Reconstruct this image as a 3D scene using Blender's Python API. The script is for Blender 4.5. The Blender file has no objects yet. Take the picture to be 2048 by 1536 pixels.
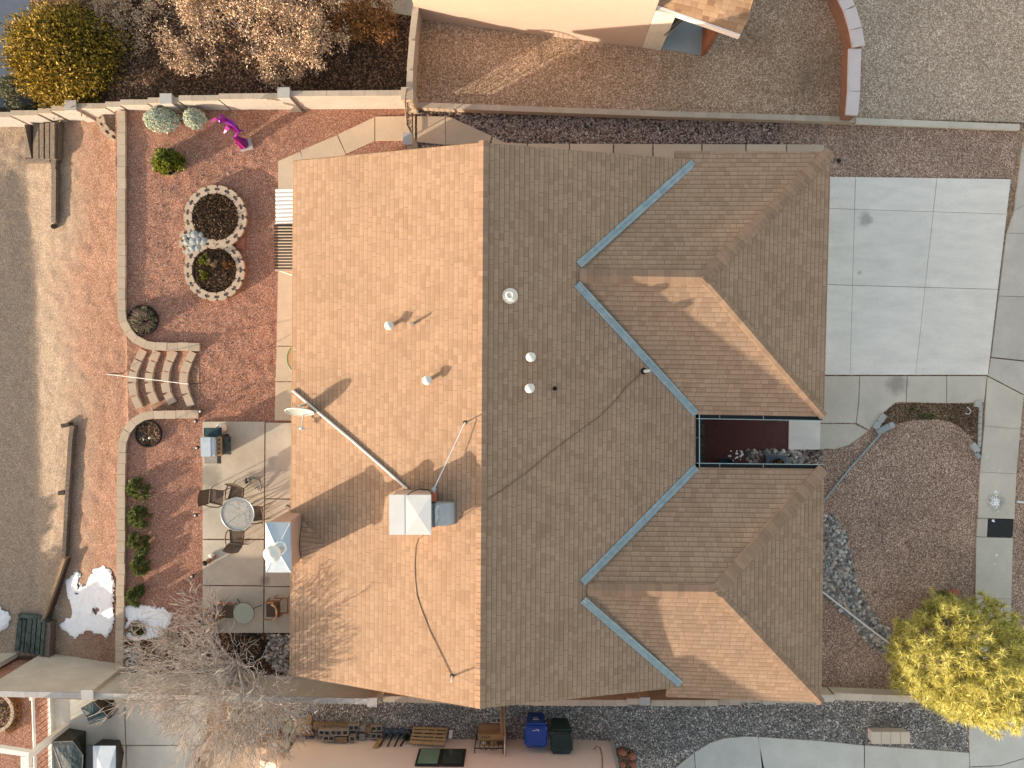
import bpy, bmesh, math, random
from mathutils import Vector, Matrix, noise
R = math.radians
rnd = random.Random(7)
S = bpy.context.scene
COL = S.collection
# ---------------------------------------------------------------- camera
H, F = 25.0, 1500.0
cam_d = bpy.data.cameras.new('camera'); cam = bpy.data.objects.new('camera', cam_d); COL.objects.link(cam)
S.camera = cam
cam_d.sensor_width = 36; cam_d.lens = 36*F/2048; cam_d.clip_end = 2000; cam_d.clip_start = .1
_n = Vector(((1050-1024)/F, -(720-768)/F, -1)).normalized()
ROT = _n.rotation_difference(Vector((0, 0, -1))).to_matrix()
cam.matrix_world = Matrix.Translation((0, 0, H)) @ ROT.to_4x4()
# ---------------------------------------------------------------- world, sun, exposure
SUN_EL = R(10.6); SH = Vector((.88, .475, 0)).normalized()
w = bpy.data.worlds.new('World'); S.world = w; w.use_nodes = True
nt = w.node_tree
sky = nt.nodes.new('ShaderNodeTexSky'); sky.sky_type = 'NISHITA'; sky.sun_disc = False
sky.sun_elevation = SUN_EL; sky.sun_rotation = math.atan2(-SH.x, -SH.y); sky.air_density = 1.0; sky.dust_density = 2.5; sky.ozone_density = 1.0
sky.altitude = 1600
tint = nt.nodes.new('ShaderNodeMix'); tint.data_type = 'RGBA'; tint.blend_type = 'MULTIPLY'; tint.inputs[0].default_value = 1; tint.inputs[7].default_value = (1.25, .925, .665, 1)
nt.links.new(sky.outputs[0], tint.inputs[6]); nt.links.new(tint.outputs[2], nt.nodes['Background'].inputs[0]); nt.nodes['Background'].inputs[1].default_value = .15
sd = bpy.data.lights.new('sun', 'SUN'); sd.energy = 2.3; sd.angle = R(.55); sd.color = (1, .84, .65)
sun = bpy.data.objects.new('sun', sd); COL.objects.link(sun)
SD = Vector((SH.x*math.cos(SUN_EL), SH.y*math.cos(SUN_EL), -math.sin(SUN_EL)))
sun.rotation_euler = SD.to_track_quat('-Z', 'Y').to_euler(); sun.location = (-40, -20, 20)
S.view_settings.view_transform = 'Standard'; S.view_settings.look = 'None'; S.view_settings.gamma = 1
S.view_settings.exposure = 1.92
# ---------------------------------------------------------------- pixel -> world on real planes
def ray(u, v): return ROT @ Vector(((u-1024)/F, -(v-768)/F, -1))
def P(u, v, z=0.0):
    r = ray(u, v); t = (z-H)/r.z
    return Vector((r.x*t, r.y*t, z))
def PP(u, v, pl):
    a, n = pl; r = ray(u, v); t = (a-Vector((0, 0, H))).dot(n)/r.dot(n)
    return Vector((0, 0, H))+r*t
def plane(a, b, c):
    n = (b-a).cross(c-a).normalized()
    if n.z < 0: n = -n
    return (a, n)
XW = P(243, 900).x; YT = P(600, 219).y; YB = P(240, 1348).y
def zg(x, y=0):
    "ground height: flat yard, lower terrace left of the block wall"
    if x >= XW-.15: return 0.0
    if y > YT:  return -min(1.2, (XW-x)*.3)
    return -.5-min(1.15, (XW-x)*.27)
def PG(u, v, dz=0):
    z = 0
    for i in range(6): p = P(u, v, z); z = zg(p.x, p.y)+dz
    return P(u, v, z)
# ---------------------------------------------------------------- materials
def rgb(c): return (c[0], c[1], c[2], 1)
class Nt:
    def __init__(s, name, rough=.85, metal=0, spec=.3):
        s.m = bpy.data.materials.new(name); s.m.use_nodes = True; s.t = s.m.node_tree
        s.b = s.t.nodes['Principled BSDF']; s.b.inputs['Roughness'].default_value = rough
        s.b.inputs['Metallic'].default_value = metal; s.b.inputs['Specular IOR Level'].default_value = spec
    def n(s, ty, ins=None, **at):
        q = s.t.nodes.new('ShaderNode'+ty)
        for k, v in at.items(): setattr(q, k, v)
        for k, v in (ins or {}).items():
            if isinstance(v, bpy.types.NodeSocket): s.t.links.new(v, q.inputs[k])
            else: q.inputs[k].default_value = v
        return q
    def math(s, op, a, b=0.0, c=0.0): return s.n('Math', {0: a, 1: b, 2: c}, operation=op).outputs[0]
    def mix(s, f, a, b, blend='MIX'):
        q = s.t.nodes.new('ShaderNodeMix'); q.data_type = 'RGBA'; q.blend_type = blend
        for i, v in ((0, f), (6, a), (7, b)):
            if isinstance(v, bpy.types.NodeSocket): s.t.links.new(v, q.inputs[i])
            else: q.inputs[i].default_value = v if i == 0 else rgb(v)
        return q.outputs[2]
    def ramp(s, f, stops, interp='LINEAR'):
        q = s.n('ValToRGB', {0: f}); r = q.color_ramp; r.interpolation = interp
        while len(r.elements) < len(stops): r.elements.new(.5)
        for e, (p, c) in zip(r.elements, stops): e.position = p; e.color = rgb(c)
        return q.outputs[0]
    def co(s): return s.n('TexCoord').outputs['Object']
    def noise(s, scale, detail=3, rough=.6, vec=None, out=0):
        return s.n('TexNoise', {'Vector': vec or s.co(), 'Scale': scale, 'Detail': detail, 'Roughness': rough}).outputs[out]
    def scale_val(s, col, f):    # multiply colour by a value socket
        return s.mix(1.0, col, f, 'MULTIPLY')
    def gray(s, v): return s.n('CombineColor', {0: v, 1: v, 2: v}).outputs[0]
    def maprange(s, v, a, b, c, d): return s.n('MapRange', {0: v, 1: a, 2: b, 3: c, 4: d}).outputs[0]
    def bump(s, h, strength=.3, dist=.01): 
        q = s.n('Bump', {'Height': h, 'Strength': strength, 'Distance': dist}); s.t.links.new(q.outputs[0], s.b.inputs['Normal'])
    def base(s, c): s.t.links.new(c, s.b.inputs['Base Color']); return s.m
MATS = {}
def mat(name, c1, c2=None, scale=3, rough=.85, metal=0, fine=None, bump=None, island=0, spec=.3):
    if name in MATS: return MATS[name]
    q = Nt(name, rough, metal, spec); c2 = c2 or tuple(x*.8 for x in c1)
    col = q.mix(q.maprange(q.noise(scale, 4), .3, .7, 0, 1), c1, c2)
    if fine: col = q.scale_val(col, q.gray(q.maprange(q.noise(fine[0], 2), .25, .75, 1-fine[1], 1+fine[1])))
    if island: col = q.scale_val(col, q.gray(q.maprange(q.n('NewGeometry').outputs['Random Per Island'], 0, 1, 1-island, 1+island)))
    if bump: q.bump(q.noise(bump[0], 3), bump[1], bump[2] if len(bump) > 2 else .01)
    MATS[name] = q.base(col); return q.m
def gravel(name, cols, size=.035, blotch=.25, bl_scale=.6, tint=None, bump=.6, contrast=1.0, gain=1.0):
    cols = [tuple(min(.85, x*gain) for x in c) for c in cols]
    q = Nt(name, .95, 0, .15); co = q.co()
    v = q.n('TexVoronoi', {'Vector': co, 'Scale': 1/size, 'Randomness': 1.0})
    f = q.n('SeparateColor', {0: v.outputs['Color']}).outputs[0]
    k = len(cols); col = q.ramp(f, [(i/k, c) for i, c in enumerate(cols)], 'CONSTANT')
    v2 = q.n('TexVoronoi', {'Vector': co, 'Scale': .72/size}); f2 = q.n('SeparateColor', {0: v2.outputs['Color']}).outputs[1]
    col = q.scale_val(col, q.gray(q.maprange(f2, 0, 1, 1-.22*contrast, 1+.22*contrast)))
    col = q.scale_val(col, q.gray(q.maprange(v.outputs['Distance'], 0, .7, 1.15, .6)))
    col = q.scale_val(col, q.gray(q.maprange(q.noise(bl_scale, 4, .65), .3, .7, 1-blotch, 1+blotch)))
    if tint:
        f3 = q.n('SeparateXYZ', {0: co}).outputs[0]
        f3 = q.math('ADD', f3, q.math('MULTIPLY', q.math('SUBTRACT', q.noise(.5, 4), .5), 3.0))
        col2 = q.ramp(f, [(i/len(tint[0]), c) for i, c in enumerate(tint[0])], 'CONSTANT')
        col2 = q.scale_val(col2, q.gray(q.maprange(f2, 0, 1, .8, 1.2)))
        col = q.mix(q.maprange(f3, tint[1], tint[2], 0, 1), col2, col)
    q.bump(q.math('SUBTRACT', 1.0, v.outputs['Distance']), bump, size*.5)
    MATS[name] = q.base(col); return q.m
def shingle(name, tones, line=.5):
    q = Nt(name, .92, 0, .2)
    uv = q.n('TexCoord').outputs['UV']; sp = q.n('SeparateXYZ', {0: uv})
    wob = q.math('MULTIPLY', q.math('SUBTRACT', q.noise(1.3, 2), .5), .012)
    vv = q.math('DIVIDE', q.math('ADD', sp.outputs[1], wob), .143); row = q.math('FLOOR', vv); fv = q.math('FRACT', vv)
    rr = q.n('TexWhiteNoise', {'W': row}, noise_dimensions='1D').outputs[0]
    uu = q.math('ADD', q.math('DIVIDE', sp.outputs[0], .42), q.math('MULTIPLY', rr, 9.0))
    colm = q.math('FLOOR', uu); fu = q.math('FRACT', uu)
    w1 = q.n('TexWhiteNoise', {'Vector': q.n('CombineXYZ', {0: colm, 1: row}).outputs[0]}, noise_dimensions='2D')
    th = q.maprange(w1.outputs[0], 0, 1, .32, .7)
    side = q.math('GREATER_THAN', fu, th)
    w2 = q.n('TexWhiteNoise', {'Vector': q.n('CombineXYZ', {0: colm, 1: row, 2: side}).outputs[0]}, noise_dimensions='3D').outputs[0]
    k = len(tones); col = q.ramp(w2, [(i/(k-1), c) for i, c in enumerate(tones)])
    d1 = q.math('MINIMUM', fu, q.math('ABSOLUTE', q.math('SUBTRACT', fu, th)))
    slot = q.math('LESS_THAN', d1, .028)
    slot = q.math('MULTIPLY', slot, q.maprange(w2, 0, 1, .05, .4))
    butt_shadow = q.maprange(fv, .0, .17, line, 0.0)  # dark band at each course edge, its cast shadow line put into the colour
    grad = q.maprange(fv, 0, 1, 1.08, .92)  # shading across the course, also put into the colour
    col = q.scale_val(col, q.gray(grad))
    dark = q.math('SUBTRACT', 1.0, q.math('MAXIMUM', slot, butt_shadow))
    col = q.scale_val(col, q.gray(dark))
    col = q.scale_val(col, q.gray(q.maprange(q.noise(90, 3), .25, .75, .86, 1.14)))
    col = q.scale_val(col, q.gray(q.maprange(q.noise(.55, 4), .3, .7, .93, 1.06)))
    q.bump(q.math('MULTIPLY', q.math('SUBTRACT', 1.0, fv), dark), .7, .012)
    MATS[name] = q.base(col); return q.m
def blockmat(name, c1, c2, bw=.4, bh=.2, joint=.75, wob=.0):
    q = Nt(name, .9, 0, .2); uv = q.n('TexCoord').outputs['UV']
    b = q.n('TexBrick', {'Vector': uv, 'Color1': rgb(c1), 'Color2': rgb(c2), 'Mortar': rgb(tuple(x*joint for x in c1)), 'Scale': 1.0,
                         'Mortar Size': .006, 'Mortar Smooth': .3, 'Brick Width': bw, 'Row Height': bh})
    col = q.scale_val(b.outputs[0], q.gray(q.maprange(q.noise(60, 3), .25, .75, .88, 1.12)))
    col = q.scale_val(col, q.gray(q.maprange(q.noise(1.2, 4), .3, .7, .9, 1.08)))
    q.bump(q.math('ADD', q.math('MULTIPLY', b.outputs[1], -1.0), q.math('MULTIPLY', q.noise(50, 3), .5)), .4, .006)
    MATS[name] = q.base(col); return q.m
def concrete(name, c, stain=.12, streak=0, island=.05, fine=.07, spots=()):
    q = Nt(name, .9, 0, .25); co = q.co()
    mp = q.n('Mapping', {'Vector': co, 'Rotation': (0, 0, .5), 'Scale': (1, 3 if streak else 1, 1)}).outputs[0]
    col = q.mix(q.maprange(q.noise(.9, 6, .62, mp), .3, .72, 0, 1), c, tuple(x*(1-stain*2) for x in c))
    col = q.scale_val(col, q.gray(q.maprange(q.noise(140, 2), .25, .75, 1-fine, 1+fine)))
    col = q.scale_val(col, q.gray(q.maprange(q.noise(14, 4), .3, .7, .96, 1.03)))
    col = q.scale_val(col, q.gray(q.maprange(q.noise(2.6, 5, .7), .62, .8, 1, .86)))
    col = q.scale_val(col, q.gray(q.maprange(q.n('NewGeometry').outputs['Random Per Island'], 0, 1, 1-island, 1+island)))
    for cx, cy, r in spots:
        d = q.n('VectorMath', {0: q.n('VectorMath', {0: co, 1: (.25, .25, 0)}, operation='ADD').outputs[0], 1: (cx+.25, cy+.25, 0)}, operation='DISTANCE').outputs[1]
        d = q.math('ADD', d, q.math('MULTIPLY', q.math('SUBTRACT', q.noise(4, 5, .7), .5), r*1.5))
        col = q.scale_val(col, q.gray(q.maprange(d, r*.5, r*1.15, .62, 1.0)))
    q.bump(q.noise(150, 2), .15, .004); MATS[name] = q.base(col); return q.m
def leafmat(name, stops, rough=.6, trans=0.0):
    q = Nt(name, rough, 0, .3); r = q.n('NewGeometry').outputs['Random Per Island']
    col = q.ramp(r, [(i/(len(stops)-1), c) for i, c in enumerate(stops)])
    if trans:
        t = q.n('BsdfTranslucent', {'Color': col}); mx = q.n('MixShader', {0: trans, 1: q.b.outputs[0], 2: t.outputs[0]})
        q.t.links.new(mx.outputs[0], q.t.nodes['Material Output'].inputs[0])
    MATS[name] = q.base(col); return q.m
# ---------------------------------------------------------------- mesh builder
ORG = {}
class MB:
    def __init__(s): s.v = []; s.f = []
    def add(s, vs, fs):
        b = len(s.v); s.v += [tuple(x) for x in vs]; s.f += [[i+b for i in f] for f in fs]; return s
    def poly(s, pts): return s.add(pts, [list(range(len(pts)))])
    def solid(s, top, thick):
        n = len(top); bot = [Vector(p)-Vector((0, 0, thick)) for p in top]
        a = sum((top[i][0]*top[(i+1) % n][1]-top[(i+1) % n][0]*top[i][1]) for i in range(n))
        if a < 0: top = list(top)[::-1]; bot = bot[::-1]
        return s.add(list(top)+bot, [list(range(n)), list(range(2*n-1, n-1, -1))]+[[i, n+i, n+(i+1) % n, (i+1) % n] for i in range(n)])
    def prism(s, pts, z0, z1): return s.solid([Vector((p[0], p[1], z1)) for p in pts], z1-z0)
    def box(s, c, sz, rz=0, tilt=None):
        m = Matrix.Rotation(rz, 3, 'Z')
        if tilt: m = m @ Matrix.Rotation(tilt[1], 3, tilt[0])
        x, y, z = [k/2 for k in sz]; c = Vector(c)
        vs = [c+m @ Vector((a, b, d)) for d in (-z, z) for a, b in ((-x, -y), (x, -y), (x, y), (-x, y))]
        return s.add(vs, [[3, 2, 1, 0], [4, 5, 6, 7], [0, 1, 5, 4], [1, 2, 6, 5], [2, 3, 7, 6], [3, 0, 4, 7]])
    def tube(s, pts, r, n=6):
        pts = [Vector(p) for p in pts]; k = len(pts); rs = r if isinstance(r, (list, tuple)) else [r]*k; vs = []; fs = []
        prev = None
        for i, p in enumerate(pts):
            d = (pts[min(i+1, k-1)]-pts[max(i-1, 0)]).normalized()
            a = prev if prev is not None else (Vector((0, 0, 1)) if abs(d.z) < .9 else Vector((1, 0, 0)))
            x = (a-d*a.dot(d)).normalized(); prev = x; y = d.cross(x)
            for j in range(n):
                t = 2*math.pi*j/n; vs.append(p+(x*math.cos(t)+y*math.sin(t))*rs[i])
        for i in range(k-1):
            for j in range(n): fs.append([i*n+j, i*n+(j+1) % n, (i+1)*n+(j+1) % n, (i+1)*n+j])
        fs.append(list(range(n))[::-1]); fs.append([(k-1)*n+j for j in range(n)])
        return s.add(vs, fs)
    def lathe(s, c, prof, n=20, sx=1, sy=1, cap=True):
        c = Vector(c); vs = []; fs = []; k = len(prof)
        for r, z in prof:
            for j in range(n):
                t = 2*math.pi*j/n; vs.append(c+Vector((r*math.cos(t)*sx, r*math.sin(t)*sy, z)))
        for i in range(k-1):
            for j in range(n): fs.append([i*n+j, i*n+(j+1) % n, (i+1)*n+(j+1) % n, (i+1)*n+j])
        if cap: fs.append(list(range(n))[::-1]); fs.append([(k-1)*n+j for j in range(n)])
        return s.add(vs, fs)
    def rock(s, c, r, sq=.6, rg=rnd, seg=6):
        c = Vector(c); rz = rg.random()*6.28; ax = 1+rg.uniform(-.25, .35); m = Matrix.Rotation(rz, 3, 'Z')
        vs = [c+Vector((0, 0, r*sq))]; fs = []
        for lv, zz in ((.75, .72), (1, 0), (.7, -.7)):
            for j in range(seg):
                t = 2*math.pi*j/seg+lv; rr = r*lv*rg.uniform(.82, 1.12)
                vs.append(c+m @ Vector((rr*math.cos(t)*ax, rr*math.sin(t), zz*r*sq)))
        for j in range(seg): fs.append([0, 1+j, 1+(j+1) % seg])
        for l in range(2):
            for j in range(seg): a = 1+l*seg; fs.append([a+j, a+seg+j, a+seg+(j+1) % seg, a+(j+1) % seg])
        return s.add(vs, fs)
    def build(s, name, m, parent=None, smooth=False, uv=False, local=False):
        me = bpy.data.meshes.new(name)
        o0 = Vector((0, 0, 0)) if (local or parent is None) else ORG.get(parent.name, Vector((0, 0, 0)))
        me.from_pydata([(x-o0.x, y-o0.y, z-o0.z) for x, y, z in s.v], [], s.f)
        me.materials.append(MATS[m] if isinstance(m, str) else m)
        if smooth: me.polygons.foreach_set('use_smooth', [True]*len(me.polygons))
        if uv:
            L = me.uv_layers.new(name='UVMap'); 
            for p in me.polygons:
                n = p.normal; h = Vector((0, 0, 1)).cross(n)
                h = Vector((1, 0, 0)) if h.length < .02 else h.normalized()
                q = n.cross(h)
                for li in p.loop_indices:
                    co = me.vertices[me.loops[li].vertex_index].co+o0
                    L.data[li].uv = (co.dot(h), co.dot(q))
        me.update()
        o = bpy.data.objects.new(name, me); COL.objects.link(o)
        if parent is not None: o.parent = parent; ORG[o.name] = o0
        return o
def tag(o, label, cat, group=None):
    o['label'] = label; o['category'] = cat
    if group: o['group'] = group
    return o
def thing(name, label, cat, loc=(0, 0, 0), rz=0, group=None):
    o = bpy.data.objects.new(name, None); o.empty_display_size = .2; COL.objects.link(o); o.location = loc; o.rotation_euler = (0, 0, rz)
    ORG[o.name] = Vector(loc); return tag(o, label, cat, group)
def struct(o, kind='structure'): o['kind'] = kind; return o
def dup(root, loc, rz=0, label=None, scale=1):
    r = root.copy(); COL.objects.link(r); r.location = loc; r.rotation_euler = (0, 0, rz); r.scale = (scale,)*3
    if label: r['label'] = label
    for ch in list(root.children):
        c = ch.copy(); COL.objects.link(c); c.parent = r
        for g in list(ch.children): d = g.copy(); COL.objects.link(d); d.parent = c
    return r
def sheet(name, px, m, z=.004, kind='structure', thick=None, world=None):
    pts = world or [P(u, v, z) for u, v in px]
    b = MB()
    if thick: b.solid(pts, thick)
    else:
        a = sum((pts[i][0]*pts[(i+1) % len(pts)][1]-pts[(i+1) % len(pts)][0]*pts[i][1]) for i in range(len(pts)))
        b.poly(pts if a > 0 else pts[::-1])
    return struct(b.build(name, m), kind)
def slabs(name, quads, m, z1=.05, z0=-.05, gap=.008):
    b = MB()
    for q in quads:
        pts = [P(u, v, z1) for u, v in q]; c = sum(pts, Vector())/len(pts)
        b.solid([p+(c-p).normalized()*gap for p in pts], z1-z0)
    return struct(b.build(name, m))
def grid(name, x0, x1, y0, y1, step, zf, m, hole=None):
    nx = int((x1-x0)/step); ny = int((y1-y0)/step); vs = []; fs = []
    for j in range(ny+1):
        for i in range(nx+1):
            x = x0+(x1-x0)*i/nx; y = y0+(y1-y0)*j/ny; vs.append((x, y, zf(x, y)))
    for j in range(ny):
        for i in range(nx):
            a = j*(nx+1)+i; fs.append([a, a+1, a+nx+2, a+nx+1])
    o = MB().add(vs, fs).build(name, m, smooth=True); return struct(o)
def nz(x, y, s, k=0): return noise.noise(Vector((x*s, y*s, k)))
def inpoly(x, y, poly):
    c = False; n = len(poly)
    for i in range(n):
        a = poly[i]; b = poly[i-1]
        if (a[1] > y) != (b[1] > y) and x < (b[0]-a[0])*(y-a[1])/(b[1]-a[1])+a[0]: c = not c
    return c
# palette ------------------------------------------------------------------
gravel('red_gravel', [(.26, .12, .08), (.34, .165, .11), (.40, .205, .14), (.29, .135, .09), (.37, .185, .125), (.52, .34, .26)], .021, .13, .7, gain=1.3)
gravel('hill_gravel', [(.31, .16, .105), (.38, .21, .14), (.45, .26, .18), (.33, .175, .12), (.42, .24, .165), (.56, .40, .30)], .021, .16, .5,
       tint=([(.30, .215, .15), (.40, .30, .215), (.47, .36, .265), (.34, .25, .18), (.52, .42, .32), (.31, .225, .16)], XW-3.2, XW-1.3))
gravel('tan_gravel', [(.26, .165, .10), (.37, .255, .17), (.45, .32, .22), (.32, .215, .14), (.52, .40, .30), (.29, .19, .12)], .032, .14, .5, gain=1.4)
gravel('pale_gravel', [(.25, .18, .125), (.355, .275, .205), (.44, .35, .27), (.31, .235, .17), (.51, .42, .34), (.28, .205, .145)], .032, .12, .5, gain=1.7)
gravel('front_gravel', [(.185, .115, .08), (.295, .195, .14), (.38, .26, .195), (.24, .155, .11), (.46, .345, .27), (.165, .103, .075)], .026, .2, .5, gain=1.75)
gravel('dark_pebbles', [(.05, .035, .03), (.14, .10, .085), (.25, .19, .16), (.09, .065, .055), (.4, .33, .29), (.17, .13, .12)], .055, .2, .5, gain=1.35)
gravel('grey_gravel', [(.07, .065, .06), (.16, .15, .135), (.24, .22, .20), (.11, .10, .095), (.42, .40, .37), (.19, .17, .15)], .034, .22, .6, gain=2.05)
gravel('leaf_litter', [(.035, .02, .015), (.09, .05, .03), (.15, .085, .05), (.06, .035, .025), (.24, .15, .09), (.04, .03, .02)], .045, .35, .5, gain=1.5)
gravel('planting_soil', [(.06, .035, .02), (.11, .07, .04), (.16, .10, .06), (.08, .05, .03), (.22, .15, .1)], .03, .4, 1.3, gain=1.4)
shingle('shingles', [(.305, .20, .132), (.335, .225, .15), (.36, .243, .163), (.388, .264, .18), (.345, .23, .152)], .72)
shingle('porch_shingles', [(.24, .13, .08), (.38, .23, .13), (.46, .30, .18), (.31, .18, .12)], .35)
mat('ridge_shingle', (.345, .228, .152), (.29, .19, .128), 3, .92, fine=(90, .12), island=.14)
concrete('drive_concrete', (.86, .80, .715), .09, 1, .03, .03, spots=[(*P(1718, 545)[:2], .10), (*P(1730, 440)[:2], .25)])
concrete('walk_concrete', (.64, .575, .475), .10, 0, .05, spots=[(*P(1791, 768)[:2], .38), (*P(1990, 1004)[:2], .3)])
concrete('path_concrete', (.64, .51, .375), .10, 0, .05)
concrete('patio_concrete', (.60, .54, .44), .15, 0, .04, .1, spots=[(*P(420, 955)[:2], .5), (*P(508, 960)[:2], .35), (*P(532, 1160)[:2], .2)])
concrete('neighbor_concrete', (.63, .63, .575), .10, 0, .04)
concrete('old_concrete', (.60, .55, .475), .12)
mat('stucco_pink', (.50, .32, .24), (.47, .30, .22), 2, .95, fine=(80, .06), bump=(90, .3))
mat('stucco_cream', (.52, .385, .305), (.495, .365, .29), 2, .95, fine=(80, .07), bump=(70, .4))
mat('stucco_rose', (.90, .78, .70), (.86, .745, .67), 1.3, .95, fine=(110, .07), bump=(80, .4))
blockmat('fence_block', (.56, .50, .42), (.53, .47, .39))
blockmat('fence_block_lit', (.45, .41, .37), (.43, .39, .35))  # sunlit copy of fence_block, its light level put into the colour
blockmat('fence_block_tan', (.48, .39, .30), (.45, .365, .28))
blockmat('white_block', (.66, .60, .49), (.64, .58, .47))
mat('cap_block', (.50, .42, .33), (.44, .37, .29), 4, .9, fine=(70, .12), island=.09, bump=(60, .3))
mat('cap_grey', (.46, .45, .43), (.40, .39, .37), 4, .9, fine=(70, .12), island=.07, bump=(60, .3))
mat('cap_pinkwhite', (.66, .58, .56), (.60, .53, .52), 3, .9, fine=(50, .06), island=.03)
mat('yard_block', (.50, .40, .30), (.44, .35, .26), 5, .92, fine=(60, .1), island=.08, bump=(40, .4))
mat('block_face', (.33, .17, .11), (.26, .13, .09), 8, .95, fine=(40, .2), bump=(25, .8, .02))
mat('core_shade_gravel', (.24, .20, .18), (.18, .15, .14), 20, .95, fine=(60, .3))  # gravel fill tone, also the painted shadow inside the ring block cores
mat('flashing', (.37, .455, .47), (.26, .33, .355), 5, .4, .3, fine=(20, .14))
mat('gutter_dark', (.035, .045, .045), None, 5, .5)
mat('gutter_rim', (.38, .46, .48), None, 5, .4, .3)
mat('duct_metal', (.50, .51, .50), (.42, .43, .43), 4, .6, .2, fine=(30, .06))
mat('galvanised', (.62, .68, .72), (.5, .58, .64), 4, .38, .55, fine=(30, .06))
mat('white_metal', (.72, .71, .68), (.66, .65, .62), 3, .5)
mat('white_vent', (.74, .71, .66), (.66, .63, .57), 8, .6)
mat('white_paint', (.76, .74, .70), (.70, .68, .64), 3, .55)
mat('black_metal', (.02, .02, .02), (.03, .028, .026), 8, .5)
mat('black_rubber', (.025, .023, .022), None, 8, .8)
mat('cable', (.14, .10, .08), None, 8, .8)
mat('brown_metal', (.085, .055, .04), (.13, .085, .06), 20, .55, .2)
mat('bronze_mesh', (.13, .095, .07), (.09, .065, .05), 60, .8)
mat('dish_grey', (.46, .50, .48), (.42, .46, .44), 4, .5)
mat('timber', (.20, .165, .13), (.10, .08, .065), 12, .95, fine=(60, .25), island=.2, bump=(30, .6))
mat('timber_green', (.13, .16, .14), (.04, .045, .04), 7, .95, fine=(60, .3), island=.25, bump=(30, .6))
mat('timber_warm', (.36, .26, .16), (.26, .18, .11), 8, .95, fine=(60, .2), bump=(30, .5))
mat('wood', (.34, .17, .085), (.26, .13, .07), 15, .7)
mat('pallet_wood', (.50, .34, .18), (.40, .26, .13), 12, .9, island=.12)
mat('plywood', (.36, .20, .11), (.28, .15, .08), 6, .85)
mat('cardboard', (.42, .27, .13), (.38, .24, .12), 5, .9)
mat('snow', (.97, .97, .98), (.93, .94, .97), 3, .6, bump=(9, .5, .05))
mat('cinder', (.30, .28, .25), (.24, .22, .195), 6, .95, fine=(60, .15), island=.12)
mat('cinder_brown', (.26, .18, .115), (.20, .14, .09), 6, .95, fine=(60, .15), island=.1)
mat('purple_paint', (.24, .012, .25), (.17, .01, .22), 3, .25, .35, spec=.6)
mat('magenta_paint', (.42, .02, .24), None, 3, .3, .3, spec=.6)
mat('terracotta', (.40, .13, .06), (.33, .10, .05), 8, .85)
mat('red_stone', (.38, .15, .10), (.30, .12, .085), 6, .9, fine=(50, .15))
mat('blue_bin', (.005, .055, .33), (.005, .045, .27), 6, .35, spec=.5)
mat('green_bin', (.008, .035, .035), (.006, .026, .028), 6, .4, spec=.5)
mat('cover_fabric', (.02, .055, .07), (.012, .035, .045), 4, .6, bump=(7, .6, .04))
mat('cover_black', (.016, .018, .016), (.03, .03, .026), 5, .5, bump=(9, .6, .03))
mat('glass_table', (.30, .34, .34), (.36, .39, .37), 6, .25, spec=.6)
mat('stone_table', (.42, .45, .37), (.34, .38, .31), 18, .5, fine=(50, .12))
mat('bark', (.55, .51, .47), (.34, .30, .27), 12, .9, island=.35)
mat('bark_dark', (.10, .075, .06), (.06, .045, .035), 12, .95)
mat('river_stone', (.22, .235, .24), (.17, .175, .18), 9, .7, island=.75)
mat('pale_stone', (.34, .36, .35), (.26, .28, .28), 9, .8, island=.4)
mat('brick_red', (.13, .05, .045), None, 5, .85, fine=(60, .15))
mat('painted_porch', (.34, .40, .41), (.30, .36, .38), 2, .7, fine=(90, .07))
mat('red_trim', (.33, .13, .07), (.24, .095, .055), 5, .9)
mat('dark_glass', (.03, .045, .04), (.05, .07, .055), 3, .12, spec=.6)
mat('green_glass', (.20, .33, .25), (.16, .28, .21), 3, .15, spec=.6)
mat('grout', (.10, .08, .065), None, 9, .95)
mat('green_plastic', (.10, .32, .12), None, 5, .5)
mat('grey_slate', (.12, .15, .20), None, 3, .8, fine=(60, .1))
# ================================================================ SETTING
def W2(u, v, z=0.0): p = P(u, v, z); return (p.x, p.y)
b = MB()
HXW = P(611, 800).x; TX = P(834, 100).x; zb = -.035
b.poly([(XW, -220, zb), (260, -220, zb), (260, YB, zb), (XW, YB, zb)]); b.poly([(HXW, YB, zb), (260, YB, zb), (260, YT, zb), (HXW, YT, zb)])
b.poly([(TX, YT, zb), (260, YT, zb), (260, 220, zb), (TX, 220, zb)]); b.poly([(XW, 16, zb), (TX, 16, zb), (TX, 220, zb), (XW, 220, zb)])
b.poly([(-260, -220, -1.8), (XW, -220, -1.8), (XW, 220, -1.8), (-260, 220, -1.8)])
struct(b.build('ground', 'tan_gravel'))
STAIR = [W2(*p) for p in ((236, 640), (252, 665), (290, 692), (398, 694), (398, 829), (300, 829), (262, 846), (238, 875))]
xs0, xs1 = P(262, 760).x, P(398, 760).x
def yard_z(x, y):
    if x < XW-.05: z = zg(x-.15)
    elif inpoly(x, y, STAIR): z = -.5+.5*min(1, max(0, (x-xs0)/(xs1-xs0)))
    else: z = 0
    k = 1.0 if x > XW else 1.5
    a = .022*nz(x, y, 2.3)+.016*nz(x, y, 6, 3)+.007*nz(x, y, 13, 7)
    return z+a*k
hx = P(612, 800).x
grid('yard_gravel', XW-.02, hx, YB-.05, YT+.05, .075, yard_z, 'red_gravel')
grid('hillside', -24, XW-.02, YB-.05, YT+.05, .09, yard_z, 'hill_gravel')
vs_, fs_ = [], []; stp = .06; nx_, ny_ = int((xs1-XW)/stp)+1, int(3.6/stp); y00 = P(262, 880).y
for j in range(ny_+1):
    for i in range(nx_+1): x_, y_ = XW-.02+i*stp, y00+j*stp; vs_.append((x_, y_, yard_z(x_, y_)+.008))
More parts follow.
